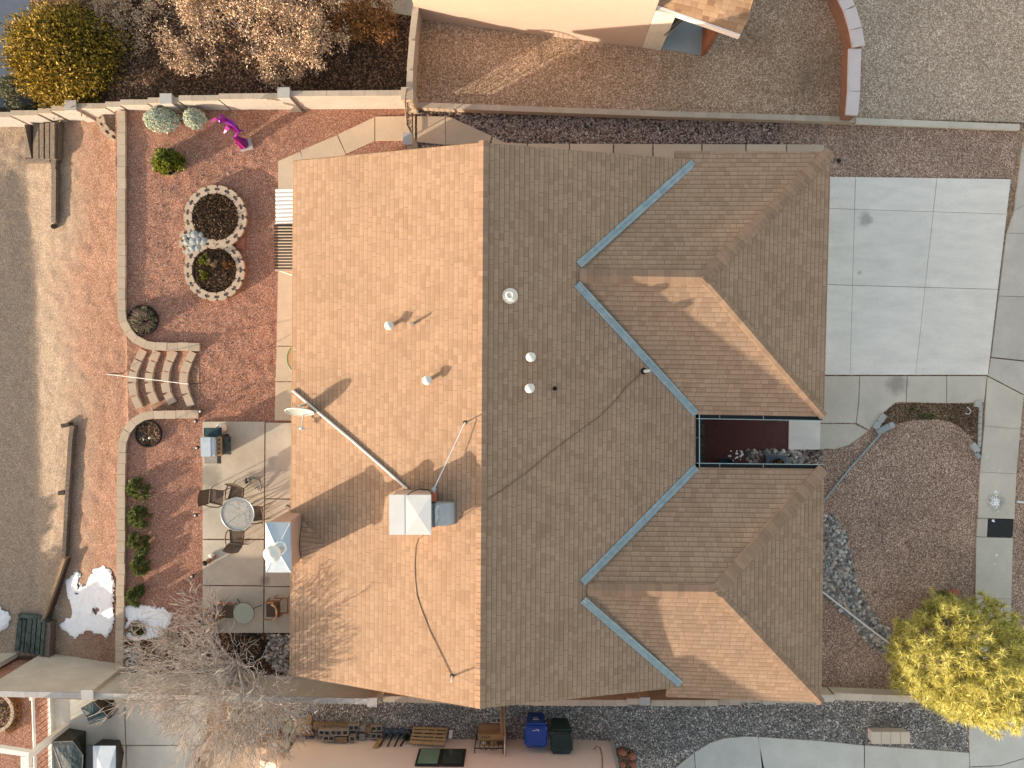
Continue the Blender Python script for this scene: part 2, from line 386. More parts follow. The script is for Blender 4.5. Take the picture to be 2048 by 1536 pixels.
for j in range(ny_):
    for i in range(nx_):
        if inpoly(XW-.02+(i+.5)*stp, y00+(j+.5)*stp, STAIR): a_ = j*(nx_+1)+i; fs_.append([a_, a_+1, a_+nx_+2, a_+nx_+1])
struct(MB().add(vs_, fs_).build('step_gravel', 'hill_gravel', smooth=True))
def soil_z(x, y): return zg(x, 99)+.04*nz(x, y, 1.5)+.02*nz(x, y, 5, 2)
grid('garden_soil', -24, P(835, 100).x, YT+.1, 16, .12, soil_z, 'leaf_litter')
# bottom-left neighbour terrace
x1 = P(110, 1450).x
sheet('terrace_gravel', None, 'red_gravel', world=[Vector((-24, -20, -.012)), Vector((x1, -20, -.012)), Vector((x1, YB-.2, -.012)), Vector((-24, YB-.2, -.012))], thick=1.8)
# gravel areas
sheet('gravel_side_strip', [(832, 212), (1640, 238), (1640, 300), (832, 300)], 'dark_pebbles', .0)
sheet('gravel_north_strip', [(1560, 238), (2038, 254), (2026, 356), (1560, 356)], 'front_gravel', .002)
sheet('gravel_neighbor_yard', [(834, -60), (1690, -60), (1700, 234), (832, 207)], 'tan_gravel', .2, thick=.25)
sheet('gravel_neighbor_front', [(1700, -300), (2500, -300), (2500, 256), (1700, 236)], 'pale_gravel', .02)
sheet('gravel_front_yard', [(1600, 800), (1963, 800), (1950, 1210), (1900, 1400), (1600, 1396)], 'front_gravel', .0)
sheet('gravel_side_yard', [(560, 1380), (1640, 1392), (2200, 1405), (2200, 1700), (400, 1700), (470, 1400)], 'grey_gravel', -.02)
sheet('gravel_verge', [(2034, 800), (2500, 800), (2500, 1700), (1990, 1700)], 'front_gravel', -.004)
sheet('gravel_path_corner', [(600, 216), (822, 214), (822, 330), (600, 330)], 'red_gravel', .004)
# concrete
dv = [(1662, 355), (1710, 355), (1873, 356), (2022, 358)]
def ln(a, b, t): return (a[0]+(b[0]-a[0])*t, a[1]+(b[1]-a[1])*t)
cols = [((1600, 353), (1592, 750)), ((1711, 354), (1700, 750)), ((1874, 356), (1831, 750)), ((2022, 358), (1976, 750))]
rows = [0, .163, .547, 1]
slabs('driveway', [[ln(*cols[i], rows[j]+(0 if j in (0, 3) else (.008*(i-1)))), ln(*cols[i+1], rows[j]+(0 if j in (0, 3) else .008*i)),
        ln(*cols[i+1], rows[j+1]+(0 if j == 2 else .008*i)), ln(*cols[i], rows[j+1]+(0 if j == 2 else .008*(i-1)))] for i in range(3) for j in range(3)], 'drive_concrete', .04, -.06, .010)
slabs('front_walk', [[(1592, 752), (1719, 752), (1717, 805), (1712, 846), (1592, 846)],
    [(1720, 752), (1814, 752), (1812, 803), (1790, 805), (1768, 824), (1752, 843), (1738, 860), (1713, 846), (1718, 806)],
    [(1815, 752), (1893, 752), (1893, 806), (1813, 804)], [(1894, 752), (1974, 752), (1968, 805), (1894, 806)],
    [(1592, 847), (1708, 848), (1736, 861), (1722, 873), (1698, 890), (1672, 898), (1643, 898), (1592, 898)]], 'walk_concrete', .045, -.06, .006)
sheet('courtyard_pad', [(1578, 834), (1641, 834), (1640, 899), (1577, 899)], 'drive_concrete', .05, thick=.1)
sheet('courtyard_path', [(1385, 836), (1577, 836), (1577, 899), (1490, 899), (1490, 940), (1385, 940)], 'brick_red', .03, thick=.06)
sheet('courtyard_gravel', [(1490, 899), (1645, 899), (1645, 945), (1490, 945)], 'dark_pebbles', .006)
sheet('courtyard_litter', [(1492, 833), (1577, 833), (1577, 843), (1492, 842)], 'planting_soil', .036)
sw = [((2060, 230), (2110, 232)), ((2044, 303), (2100, 306)), ((2030, 420), (2090, 390)), ((2014, 466), (2080, 468)), ((1998, 592), (2070, 594)), ((1983, 714), (2058, 722))]
slabs('sidewalk_apron', [[sw[i][0], sw[i][1], sw[i+1][1], sw[i+1][0]] for i in range(5)]+[[(1982, 716), (2058, 724), (2050, 790), (2046, 788), (1976, 751)]], 'old_concrete', .03, -.06, .008)
slabs('driveway_apron', [[(2112, 230), (2300, 230), (2300, 500), (2092, 500), (2102, 306)], [(2091, 502), (2300, 502), (2300, 800), (2060, 800), (2072, 594)]], 'old_concrete', .02, -.06, .008)
wk = [((1975, 753), (2048, 791)), ((1969, 852), (2041, 858)), ((1960, 944), (2033, 948)), ((1956, 1036), (2029, 1038)), ((1953, 1074), (2026, 1076)), ((1951, 1196), (2023, 1198)), ((1948, 1290), (2020, 1292)), ((1942, 1410), (2014, 1412)), ((1940, 1440), (2013, 1442))]
q = [[wk[i][0], wk[i][1], wk[i+1][1], wk[i+1][0]] for i in range(8) if i != 3]
q.append([(1956, 1037), (1976, 1037), (1974, 1074), (1953, 1073)])
slabs('sidewalk', q, 'walk_concrete', .035, -.06, .006)
o = sheet('meter_cover', [(1977, 1039), (2027, 1039), (2025, 1074), (1975, 1074)], 'black_metal', .03, thick=.08); del o['kind']
tag(o, 'dark wet rectangular utility cover set in the sidewalk', 'utility cover')
b = MB()
for c, sx, sy, n in (((1990, 1004), .16, .22, 210), ((1992, 984), .06, .04, 26), ((1986, 1042), .05, .04, 14), ((1993, 1110), .03, .05, 14), ((1974, 913), .01, .01, 4), ((2000, 941), .01, .01, 4), ((1990, 1128), .02, .03, 7)):
    p = P(*c, .036)
    for i in range(n):
        x, y = p.x+rnd.gauss(0, sx*.5), p.y+rnd.gauss(0, sy*.5)
        b.rock((x, y, .034), rnd.uniform(.006, .024), .15)
struct(b.build('salt_residue', 'snow'), 'stuff')
# top path
slabs('side_path', [[(556, 322), (600, 303), (640, 400), (556, 377)], [(601, 301), (674, 270), (692, 309), (650, 330), (608, 332)], [(675, 269), (749, 234), (749, 282), (692, 308)],
    [(750, 233), (830, 232), (830, 281), (750, 281)], [(834, 232), (890, 233), (891, 290), (834, 284)], [(891, 233), (905, 236), (984, 272), (976, 292), (891, 289)],
    [(985, 273), (1010, 285), (1054, 287), (1054, 340), (978, 320)]]+
    [[(a+1, 287+(a-1054)*.003), (c-1, 287+(c-1054)*.003), (c-1, 340), (a+1, 340)] for a, c in ((1055, 1139), (1139, 1227), (1227, 1306), (1306, 1404), (1404, 1492), (1492, 1573), (1573, 1650))], 'path_concrete', .035, -.05, .007)
# patio strip along the house and main patio
slabs('house_path', [[(556, 540), (620, 540), (620, 692), (553, 692)], [(553, 693), (620, 693), (620, 763), (551, 763)], [(551, 764), (620, 764), (620, 841), (549, 841)], [(556, 376), (620, 380), (620, 539), (556, 539)]], 'path_concrete', .03, -.05, .006)
pv = [843, 1079, 1171, 1266]
slabs('patio', [[(405, 843), (529, 843), (528, 1078), (405, 1078)], [(405, 1080), (528, 1080), (527, 1171), (405, 1170)], [(405, 1172), (527, 1173), (526, 1266), (404, 1266)],
    [(531, 845), (620, 846), (620, 998), (530, 997)], [(530, 998), (620, 1000), (620, 1172), (529, 1173)], [(529, 1174), (620, 1175), (620, 1266), (528, 1266)]], 'patio_concrete', .055, -.05, .009)
# neighbour concretes
slabs('neighbor_patio', [[(104, 1397), (248, 1402), (250, 1490), (104, 1490)], [(250, 1402), (420, 1402), (405, 1490), (252, 1490)], [(104, 1492), (250, 1492), (252, 1650), (104, 1650)], [(253, 1492), (404, 1492), (340, 1650), (254, 1650)]], 'neighbor_concrete', .03, -.06, .006)
slabs('neighbor_drive', [[(1340, 1545), (1362, 1527), (1388, 1506), (1402, 1700), (1300, 1700)], [(1389, 1505), (1420, 1486), (1448, 1477), (1490, 1473), (1516, 1474), (1545, 1620), (1540, 1700), (1404, 1700)],
    [(1517, 1474), (1640, 1482), (1728, 1491), (1728, 1700), (1542, 1700)], [(1730, 1491), (1939, 1506), (1938, 1700), (1730, 1700)]], 'neighbor_concrete', .03, -.06, .006)
slabs('street_walk', [[(1940, 1442), (2060, 1445), (2100, 1440), (2100, 1500), (2000, 1531), (1940, 1533)], [(1940, 1535), (2002, 1532), (2100, 1502), (2100, 1700), (1940, 1700)]], 'neighbor_concrete', .035, -.06, .006)
sheet('garden_path', [(645, -20), (840, -20), (838, 33), (790, 27), (735, 12), (690, 8), (640, 0)], 'patio_concrete', .02, thick=.1)
sheet('street', [(-120, -60), (100, -60), (88, 215), (-120, 215)], 'grey_slate', -1.05, thick=.3)
sheet('paver_patio', [(385, 1536), (408, 1515), (440, 1500), (505, 1490), (556, 1478), (556, 1600), (385, 1600)], 'fence_block_tan', -.008)
sheet('planting_bed', [(1815, 806), (1962, 808), (1960, 875), (1956, 890), (1950, 890), (1940, 872), (1918, 852), (1895, 842), (1868, 838), (1830, 840), (1790, 848), (1752, 862), (1768, 826), (1790, 808)], 'planting_soil', .005)
sheet('patio_joint_bed', [(250, 1262), (592, 1266), (592, 1352), (250, 1346)], 'leaf_litter', .024)
# ---------------------------------------------------------------- masonry
def run_wall(root, segs, thick, face_m, cap_m, cap_h=.07, blk=.4, side=1, over=.012):
    "segs: (a, b, z0, z1) world xy ends of the visible upper edge; thickness goes to the right of a->b when side=1"
    f = MB(); c = MB()
    for a, bb, z0, z1 in segs:
        a = Vector((a[0], a[1], 0)); bb = Vector((bb[0], bb[1], 0)); d = bb-a; L = d.length; d.normalize(); n = Vector((d.y, -d.x, 0))*side
        f.solid([Vector((p.x, p.y, z1-cap_h)) for p in (a, bb, bb+n*thick, a+n*thick)], z1-cap_h-z0)
        k = max(1, round(L/blk))
        for i in range(k):
            p = a+d*(L*i/k+.003); r = a+d*(L*(i+1)/k-.003); dz = rnd.uniform(-.002, .002)
            c.solid([Vector((x.x, x.y, z1+dz)) for x in (p-n*over, r-n*over, r+n*(thick+over), p+n*(thick+over))], cap_h)
    f.build('wall_face', face_m, root, uv=True); c.build('cap', cap_m, root); return root
def pilaster(root, c, z0, z1, sx=.38, sy=.33, face='fence_block', capm='cap_grey', rz=0):
    MB().box((c[0], c[1], (z0+z1-.07)/2), (sx-.02, sy-.02, z1-.07-z0), rz).build('pilaster', face, root, uv=True)
    MB().box((c[0], c[1], z1-.035), (sx, sy, .07), rz).build('pilaster_cap', capm, root)
# top fence
t = thing('block_fence', 'stepped cream block wall with grey capped pilasters behind the purple sculpture', 'wall', (P(600, 219).x, YT, 0))
segs = []
for u0, u1, z in ((577, 806, 1.27), (437, 577, 1.07), (357, 437, .93), (295, 357, .75), (240, 295, .58), (210, 240, .40), (135, 210, .25), (102, 135, .03), (75, 102, -.2), (20, 75, -.4), (-420, 20, -.55)):
    xa, xb = P(u0, 190, z).x, P(u1, 190, z).x
    segs.append(((xa, YT), (xb, YT), zg(xa)-.3 if xa < XW else -.1, z))
run_wall(t, segs, .15, 'fence_block_lit', 'cap_block', side=-1)
for u, z in ((567, 1.36), (331, .9), (140, .32)):
    x = P(u, 190, z).x; pilaster(t, (x, YT+.075), zg(x)-.2, z, face='fence_block_lit')
# wall running up between the two back yards
t = thing('garden_wall', 'stepped tan block wall between the dry garden and the neighbour gravel', 'wall', (P(822, 100).x, 9, 0))
run_wall(t, [(W2(812, 188, 1.15), W2(815, 140, 1.15), 0, 1.15), (W2(814, 140, 1.1), W2(819, 80, 1.1), 0, 1.1), (W2(818, 80, 1.04), W2(827, 3, 1.04), 0, 1.04)], .17, 'fence_block_tan', 'cap_block', side=1)
pilaster(t, W2(814, 187, 1.36), 0, 1.36, .38, .40, 'fence_block_tan', 'cap_block')
# gate post and gate
t = thing('gate_post', 'grey capped block gate post beside the roof eave', 'post', (P(824, 279).x, P(824, 279).y, 0))
pilaster(t, W2(815, 277, 1.3), 0, 1.3, .29, .36, 'fence_block_tan')
x, y = W2(819, 289, 1.2); MB().box((x, y-.3, .6), (.15, .6, 1.2)).build('wall_face', 'fence_block_tan', t, uv=True)
g0 = P(826, 208, 0); g1 = P(828, 272, 0)
t = thing('garden_gate', 'arched wrought iron gate between two block posts', 'gate', (g0.x, g0.y, 0))
gx = g0.x; yy = [g0.y+(g1.y-g0.y)*i/10 for i in range(11)]
hh = [1.35+.28*math.sin(math.pi*i/10) for i in range(11)]
MB().tube([(gx, yy[i], hh[i]) for i in range(11)], .028, 6).build('arch', 'timber_warm', t)
b = MB()
for i in (0, 10): b.tube([(gx, yy[i], .05), (gx, yy[i], hh[i])], .024, 6)
b.tube([(gx, yy[0], .12), (gx, yy[10], .12)], .02); b.tube([(gx, yy[0], 1.1), (gx, yy[10], 1.1)], .02); b.build('frame', 'black_metal', t)
for i in range(1, 10): MB().tube([(gx, yy[i], .12), (gx, yy[i], hh[i])], .010, 5).build('bar', 'bronze_mesh', t)
b = MB()
for i in range(5):
    cy = yy[1+2*i]; cz = .72
    b.tube([(gx+.012, cy+.09*math.cos(a*.5), cz+.2*math.sin(a*.5)) for a in range(13)], .011, 5)
b.build('scroll', 'timber_warm', t)
# low neighbour wall
t = thing('low_wall', 'long low tan block wall along the dark side pebbles', 'wall', (P(1200, 222).x, P(1200, 222).y, 0))
run_wall(t, [(W2(834, 205, .34), W2(1340, 223, .34), 0, .34), (W2(1340, 223, .32), W2(1711, 234, .32), 0, .32)], .155, 'fence_block_tan', 'cap_block', side=1)
t = thing('kerb_wall', 'pale low kerb wall from the curved wall out to the sidewalk', 'wall', (P(1900, 245).x, P(1900, 245).y, 0))
run_wall(t, [(W2(1712, 236, .16), W2(2040, 249, .16), 0, .16)], .17, 'walk_concrete', 'walk_concrete', side=1, blk=.75)
# curved wall
t = thing('curved_wall', 'curved low red wall with broad pinkish white capstones', 'wall', (P(1700, 100).x, P(1700, 100).y, 0))
cv = [(1640, -95), (1662, -55), (1680, 0), (1690, 20), (1702, 60), (1708, 94)]
segs = [(W2(*cv[i], .95), W2(*cv[i+1], .95), .1, .95) for i in range(5)]+[(W2(1700, 97, .88), W2(1698, 182, .88), .1, .88), (W2(1698, 182, .88), W2(1694, 229, .88), .1, .88)]
run_wall(t, segs, .32, 'block_face', 'cap_pinkwhite', side=-1, blk=1.6, cap_h=.09, over=.03)
# bottom fence
t = thing('block_fence', 'long shaded grey block wall behind the bare tree', 'wall', (P(500, 1400).x, YB, 0))
E = [(-40, 1382), (0, 1383), (300, 1389.5), (600, 1395), (736, 1398)]
run_wall(t, [(W2(*E[i], 1.62), W2(*E[i+1], 1.62), -2.2 if i < 2 else -.1, 1.62) for i in range(4)], .16, 'fence_block', 'cap_grey', side=1)
t2 = thing('block_fence', 'lower stepped end of the grey block wall at the foot of the slope', 'wall', (P(-150, 1350).x, YB, -1.8))
run_wall(t2, [(W2(-160, 1352, .3), W2(-42, 1350, .3), -2.2, .3), (W2(-700, 1330, -.35), W2(-160, 1350, -.35), -2.2, -.35)], .16, 'fence_block', 'cap_grey', side=1)
for u, v in ((174, 1390), (468, 1396)): x, y = W2(u, v, 1.7); pilaster(t, (x, y), -2 if u < 240 else 0, 1.7)
t = thing('gate_post', 'tall grey block post at the end of the shaded fence', 'post', (P(745, 1350).x, P(745, 1350).y, 0)); x, y = W2(744, 1405, 1.75); pilaster(t, (x, y), 0, 1.75, .31, .3, 'fence_block_tan')
t = thing('block_fence', 'tan capped block wall squeezed between the roof gable and the grey gravel', 'wall', (P(1100, 1370).x, P(1100, 1370).y, 0))
run_wall(t, [(W2(766, 1393, 1.35), W2(1062, 1399, 1.35), 0, 1.35), (W2(1062, 1400, 1.35), W2(1254, 1401, 1.35), 0, 1.35), (W2(1254, 1398, 1.42), W2(1280, 1398, 1.42), 0, 1.42), (W2(1302, 1401, 1.35), W2(1436, 1401, 1.35), 0, 1.35), (W2(1436, 1399, 1.22), W2(1481, 1399, 1.22), 0, 1.22), (W2(1481, 1394, 1.0), W2(1640, 1396, 1.0), 0, 1.0)], .17, 'fence_block_tan', 'cap_block', side=1)
for u, v in ((1290, 1403), (1537, 1401)): x, y = W2(u, v, 1.45 if u < 1400 else 1.1); pilaster(t, (x, y), 0, 1.45 if u < 1400 else 1.1, .33, .26, 'fence_block_tan')
t = thing('low_wall', 'low pale block wall edging the front yard below the golden pine', 'wall', (P(1750, 1380).x, P(1750, 1380).y, 0))
run_wall(t, [(W2(1642, 1390, .62), W2(1668, 1391, .62), 0, .62), (W2(1668, 1387, .5), W2(1900, 1395, .5), 0, .5)], .2, 'fence_block', 'walk_concrete', side=1)
# retaining wall of yard blocks
def curve_wall(t, px, z1, z0, wd, blk, capm='yard_block', facem='block_face'):
    pts = [P(u, v, z1) for u, v in px]; c = MB(); f = MB(); d = 0; seq = []
    L = [0]
    for i in range(1, len(pts)): L.append(L[-1]+(pts[i]-pts[i-1]).length)
    def at(s):
        for i in range(1, len(L)):
            if s <= L[i]+1e-6: k = (s-L[i-1])/max(1e-6, L[i]-L[i-1]); return pts[i-1].lerp(pts[i], k)
        return pts[-1]
    n = round(L[-1]/blk)
    def nrm(s):
        a = at(max(0, s-.1)); b_ = at(min(L[-1], s+.1)); k = (b_-a).normalized(); return Vector((k.y, -k.x, 0))
    for i in range(n):
        s0, s1 = L[-1]*i/n+.004, L[-1]*(i+1)/n-.004; a, b_ = at(s0), at(s1); na, nb = nrm(s0), nrm(s1); h = rnd.uniform(-.004, .004); j = rnd.uniform(-.012, .012)
        c.solid([Vector((p.x, p.y, z1+h)) for p in (a-na*(wd/2+j), b_-nb*(wd/2+j), b_+nb*(wd/2-j), a+na*(wd/2-j))], .1)
        for side in (-1, 1):   # split-face lower blocks bulge
            m = (a+b_)/2+na*side*(wd/2-.06); dd = (b_-a).normalized()
            f.solid([Vector((p.x, p.y, z1-.1)) for p in (a+na*side*(wd/2-.1), a+na*side*(wd/2-.01), m+na*side*.075, b_+nb*side*(wd/2-.01), b_+nb*side*(wd/2-.1))], z1-.1-z0)
    f.build('block_course', facem, t); c.build('cap', capm, t)
UP = [(242, 221), (242, 630), (246, 645), (254, 660), (268, 677), (284, 687), (303, 692), (320, 693), (399, 694)]
t = thing('retaining_wall', 'upper run of tan garden blocks curving round to the steps', 'retaining wall', tuple(P(242, 450)), group='tan block retaining walls')
curve_wall(t, UP, .14, -1.0, .27, .37)
LO = [(396, 829), (312, 829), (293, 831), (277, 837), (262, 849), (250, 866), (244, 886), (243, 905), (241, 1100), (238, 1347)]
t = thing('retaining_wall', 'lower run of tan garden blocks ending at the shaded bottom fence', 'retaining wall', tuple(P(241, 1100)), group='tan block retaining walls')
curve_wall(t, LO, .14, -1.0, .27, .37)
rows4 = [([(287, 699), (276, 720), (266, 742), (263, 765), (267, 792), (279, 817)], -.38, 'lowest garden step, five tan blocks nearest the open slope'),
         ([(314, 701), (305, 722), (298, 745), (296, 765), (300, 785), (311, 808)], -.26, 'second garden step up from the slope'),
         ([(348, 701), (338, 722), (331, 743), (329, 764), (333, 786), (345, 808)], -.13, 'third garden step up, one below the top'),
         ([(386, 703), (376, 723), (368, 745), (366, 766), (371, 788), (382, 813)], .02, 'top garden step at the red gravel yard')]
for px, z, lab in rows4:
    t = thing('garden_step', lab, 'step', tuple(P(*px[2], z)), group='curved block steps')
    for i in range(5):
        a = P(*px[i], z+.05); c = P(*px[i+1], z+.05); d = (c-a).normalized(); n = Vector((d.y, -d.x, 0)); w2_ = .13+rnd.uniform(-.01, .01)
        MB().solid([a+d*.015-n*w2_, c-d*.015-n*w2_, c-d*.03+n*w2_, a+d*.03+n*w2_], .2).build('block', 'yard_block', t)
# small half-ring planter by the top fence
t = thing('block_planter', 'half ring of hollow tan blocks against the top of the retaining wall', 'planter', tuple(PG(218, 255)))
HR = [(199, 232), (203, 250), (214, 264), (228, 274), (240, 281)]
def ring_block(t, a, c, z, wd, h, out=1, cores=True):
    d = (c-a); L = d.length; d.normalize(); n = Vector((d.y, -d.x, 0))*out; e = .035; ch = .05
    # chamfered outer ends, notched ends
    o1 = [a+d*.01+n*(wd/2-ch), a+d*(.01+ch)+n*wd/2, c-d*(.01+ch)+n*wd/2, c-d*.01+n*(wd/2-ch)]
    i1 = [c-d*.01+n*.045, c-d*.075+n*.045, c-d*.095, c-d*.075-n*.045, c-d*.01-n*.045, c-d*(.01+e)-n*wd/2, a+d*(.01+e)-n*wd/2, a+d*.01-n*.045, a+d*.075-n*.045, a+d*.095, a+d*.075+n*.045, a+d*.01+n*.045]
    pts = [Vector((p.x, p.y, z)) for p in o1+i1]
    MB().solid(pts, h).build('block', 'yard_block', t)
z = -.32
for i in range(4): ring_block(t, P(*HR[i], z), P(*HR[i+1], z), z, .27, .5, out=1)
pts = [P(u, v, z-.08) for u, v in HR+[(242, 235), (225, 228)]]; MB().solid(pts, .3).build('soil', 'core_shade_gravel', t)
b = MB()
for i in range(60):
    p = P(rnd.uniform(212, 238), rnd.uniform(232, 258), z); a = rnd.random()*6.28; b.tube([p-Vector((0, 0, .1)), p+Vector((math.cos(a)*.12, math.sin(a)*.12, rnd.uniform(.02, .2)))], [.008, .002], 3)
b.build('dry_grass', 'timber_warm', t)
# twin planter rings
def ring(cx, cy, ru, lab, soil_m):
    zt = .24; c = P(cx, cy, zt); r = ru*24.5/1500-.135; n = 17 if ru > 60 else 16
    t = thing('planter_ring', lab, 'planter', (c.x, c.y, 0), group='round block planters')
    for k in range(n):
        a0, a1 = 2*math.pi*k/n, 2*math.pi*(k+1)/n; dz = rnd.uniform(-.006, .006)
        ring_block(t, Vector((c.x+r*math.cos(a0), c.y+r*math.sin(a0), 0)), Vector((c.x+r*math.cos(a1), c.y+r*math.sin(a1), 0)), zt+dz, .27, .10)
    MB().lathe((c.x, c.y, 0), [(r-.125, -.05), (r+.125, -.05), (r+.125, zt-.10), (r-.125, zt-.10)], 40, cap=False).add([], []).build('lower_course', 'block_face', t)
    MB().lathe((c.x, c.y, 0), [(r-.09, zt-.04), (r+.09, zt-.04)], 40, cap=False).build('core_shade', 'core_shade_gravel', t)  # dark ring stands in for the shadow inside the hollow block cores
    MB().lathe((c.x, c.y, 0), [(r-.12, .0), (r-.12, zt-.16), (0.01, zt-.12)], 30).build('soil', soil_m, t)
    return t, c, r
ringA, cA, rA = ring(430, 434, 65, 'upper planter ring of hollow tan blocks full of brown dry plants', 'leaf_litter')
ringB, cB, rB = ring(428, 540, 63, 'lower planter ring of hollow tan blocks with three green clumps inside', 'leaf_litter')
# small side ring with pale rocks
t = thing('block_planter', 'small arc of blocks bridging the two planter rings on their left', 'planter', tuple(P(385, 480)))
SR = [(386, 456), (371, 463), (364, 478), (367, 496), (378, 508)]
for i in range(4): ring_block(t, P(*SR[i], .22), P(*SR[i+1], .22), .22, .26, .22, out=-1)
MB().solid([P(u, v, .15) for u, v in ((385, 458), (372, 466), (368, 482), (374, 500), (392, 500), (408, 486), (404, 460))], .15).build('fill', 'core_shade_gravel', t)
MB().solid([P(u, v, .1) for u, v in ((471, 472), (490, 474), (488, 499), (472, 496))], .1).build('block', 'red_stone', t)
t = thing('rock_pile', 'heap of pale blue grey rocks between the two planter rings', 'rocks', tuple(P(392, 483)))
for i, (u, v, r) in enumerate(((375, 485, .15), (390, 470, .17), (398, 482, .16), (385, 497, .14), (402, 470, .12), (380, 470, .11), (396, 497, .13), (408, 483, .13), (370, 475, .09), (388, 483, .17), (404, 500, .09), (378, 503, .1))):
    p = P(u, v, .2); MB().rock(p, r, .55, seg=8).build('rock', 'pale_stone', t)
# ================================================================ HOUSE
ZE, ZR = 2.6, 4.65
RT, RB = P(967, 285, ZR), P(960, 1417, ZR)
LT, LB = P(587, 322, ZE), P(580, 1350, ZE)
PL = plane(LT, LB, RB)
ce = P(1391, 880, 2.5)
PR = plane(RT, RB, Vector((ce.x, ce.y, 2.5)))
J1 = PP(1152, 551, PR); J2 = PP(1168, 1180, PR)
A1 = P(1407, 555, J1.z); A2 = P(1433, 1183, J2.z)
ZH = 2.5
H1 = [P(1350, 302, ZH), P(1662, 303, ZH), P(1648, 833, ZH), P(1392, 829, ZH)]
H2 = [P(1392, 935, ZH), P(1648, 938, ZH), P(1643, 1405, ZH), P(1333, 1394, ZH)]
V1t = PP(1388, 322, PR); V1b = PP(1391, 829, PR); V2t = PP(1391, 935, PR); V2b = PP(1366, 1370, PR)
house = thing('house', 'single storey house with large tan shingle roof, one long gable and two front hips', 'house', (P(1000, 800).x, P(1000, 800).y, 0))
roof = MB()
roof.solid([LT, RT, RB, LB], .16)
rkT = PP(1388, 320, PR); rkB = PP(1390, 1372, PR)
roof.solid([RT, J1, V1b, V2t, J2, RB], .16)
roof.solid([RT, rkT, V1t, J1], .16); roof.solid([J2, V2b, rkB, RB], .16)
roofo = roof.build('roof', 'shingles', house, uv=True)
b = MB()
ul = P(1350, 302, ZH); ull = Vector((ul.x, LT.y-.12, ZH+(ul.y-LT.y+.12)*.33))
b.solid([J1, A1, H1[1], H1[0], ull, V1t+Vector((0, 0, .012))], .14)
b.solid([A1, H1[1], H1[2]], .14); b.solid([J1, A1, H1[2], H1[3]], .14)
b.solid([J2, A2, H2[1], H2[0]], .14); b.solid([A2, H2[1], H2[2]], .14)
ll = Vector((H2[3].x, V2b.y+.1, ZH+(V2b.y-H2[3].y)*.33))
b.solid([J2, A2, H2[2], H2[3], ll, V2b+Vector((0, 0, .012))], .14)
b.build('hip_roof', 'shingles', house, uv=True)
def caps(name, a, c, wd=.17, step=.14, drop=.33):
    "overlapping ridge shingles folded over the line a-c (a = upper end)"
    d = (c-a); L = d.length; d.normalize(); side = d.cross(Vector((0, 0, 1))).normalized(); b = MB(); n = int(L/step)
    for i in range(n):
        s0 = L*i/n; s1 = L*(i+1)/n+.05; up = .035; w_ = wd*rnd.uniform(.96, 1.04)
        p, q_ = a+d*s0, a+d*s1; m0 = p+Vector((0, 0, up)); m1 = q_+Vector((0, 0, up+.012)); k = Vector((0, 0, -drop*w_))
        l0, l1, r0, r1 = m0-side*w_+k, m1-side*w_+k, m0+side*w_+k, m1+side*w_+k; z = Vector((0, 0, -.03))
        b.add([m0, m1, l1, l0, r1, r0, l0+z, l1+z, r0+z, r1+z, m1+z], [[0, 1, 2, 3], [1, 0, 5, 4], [3, 2, 7, 6], [4, 5, 8, 9], [1, 10, 7, 2], [1, 4, 9, 10]])
    return b.build(name, 'ridge_shingle', house)
caps('ridge_cap', RB, RT, .13, .15, .36)
caps('ridge_cap', A1, J1-(J1-A1).normalized()*.15, .2, .21, .3); caps('ridge_cap', A2, J2-(J2-A2).normalized()*.15, .19, .21, .3)
caps('hip_cap', H1[1], A1, .19, .15, .27); caps('hip_cap', H1[2], A1, .13, .15, .27)
caps('hip_cap', H2[1], A2, .19, .15, .27); caps('hip_cap', H2[2], A2, .13, .15, .27)
def flash(a, c):
    up = Vector((0, 0, .03)); a = a+up; c = c+up; d = (c-a).normalized(); s = d.cross(Vector((0, 0, 1))).normalized(); w_ = .105; b = MB()
    for sg in (-1, 1):
        b.add([a, c, c+s*sg*w_+Vector((0, 0, .012)), a+s*sg*w_+Vector((0, 0, .012))], [[0, 1, 2, 3] if sg < 0 else [3, 2, 1, 0]])
        b.tube([a+s*sg*w_+Vector((0, 0, .012)), c+s*sg*w_+Vector((0, 0, .012))], .006, 4)
    b.tube([a+Vector((0, 0, .008)), c+Vector((0, 0, .008))], .016, 4)
    k = int((c-a).length/1.9)
    for i in range(1, k+1): p = a+d*(i*1.9-.4); b.add([p-s*w_+Vector((0, 0, .016)), p+s*w_+Vector((0, 0, .016)), p+s*w_+d*.03+Vector((0, 0, .016)), p-s*w_+d*.03+Vector((0, 0, .016))], [[0, 1, 2, 3]])
    b.build('valley_flashing', 'flashing', house)
flash(PP(1158, 530, PR), PP(1387, 325, PR)); flash(PP(1154, 568, PR), PP(1392, 828, PR))
flash(PP(1392, 934, PR), PP(1165, 1164, PR)); flash(PP(1166, 1199, PR), PP(1361, 1368, PR))
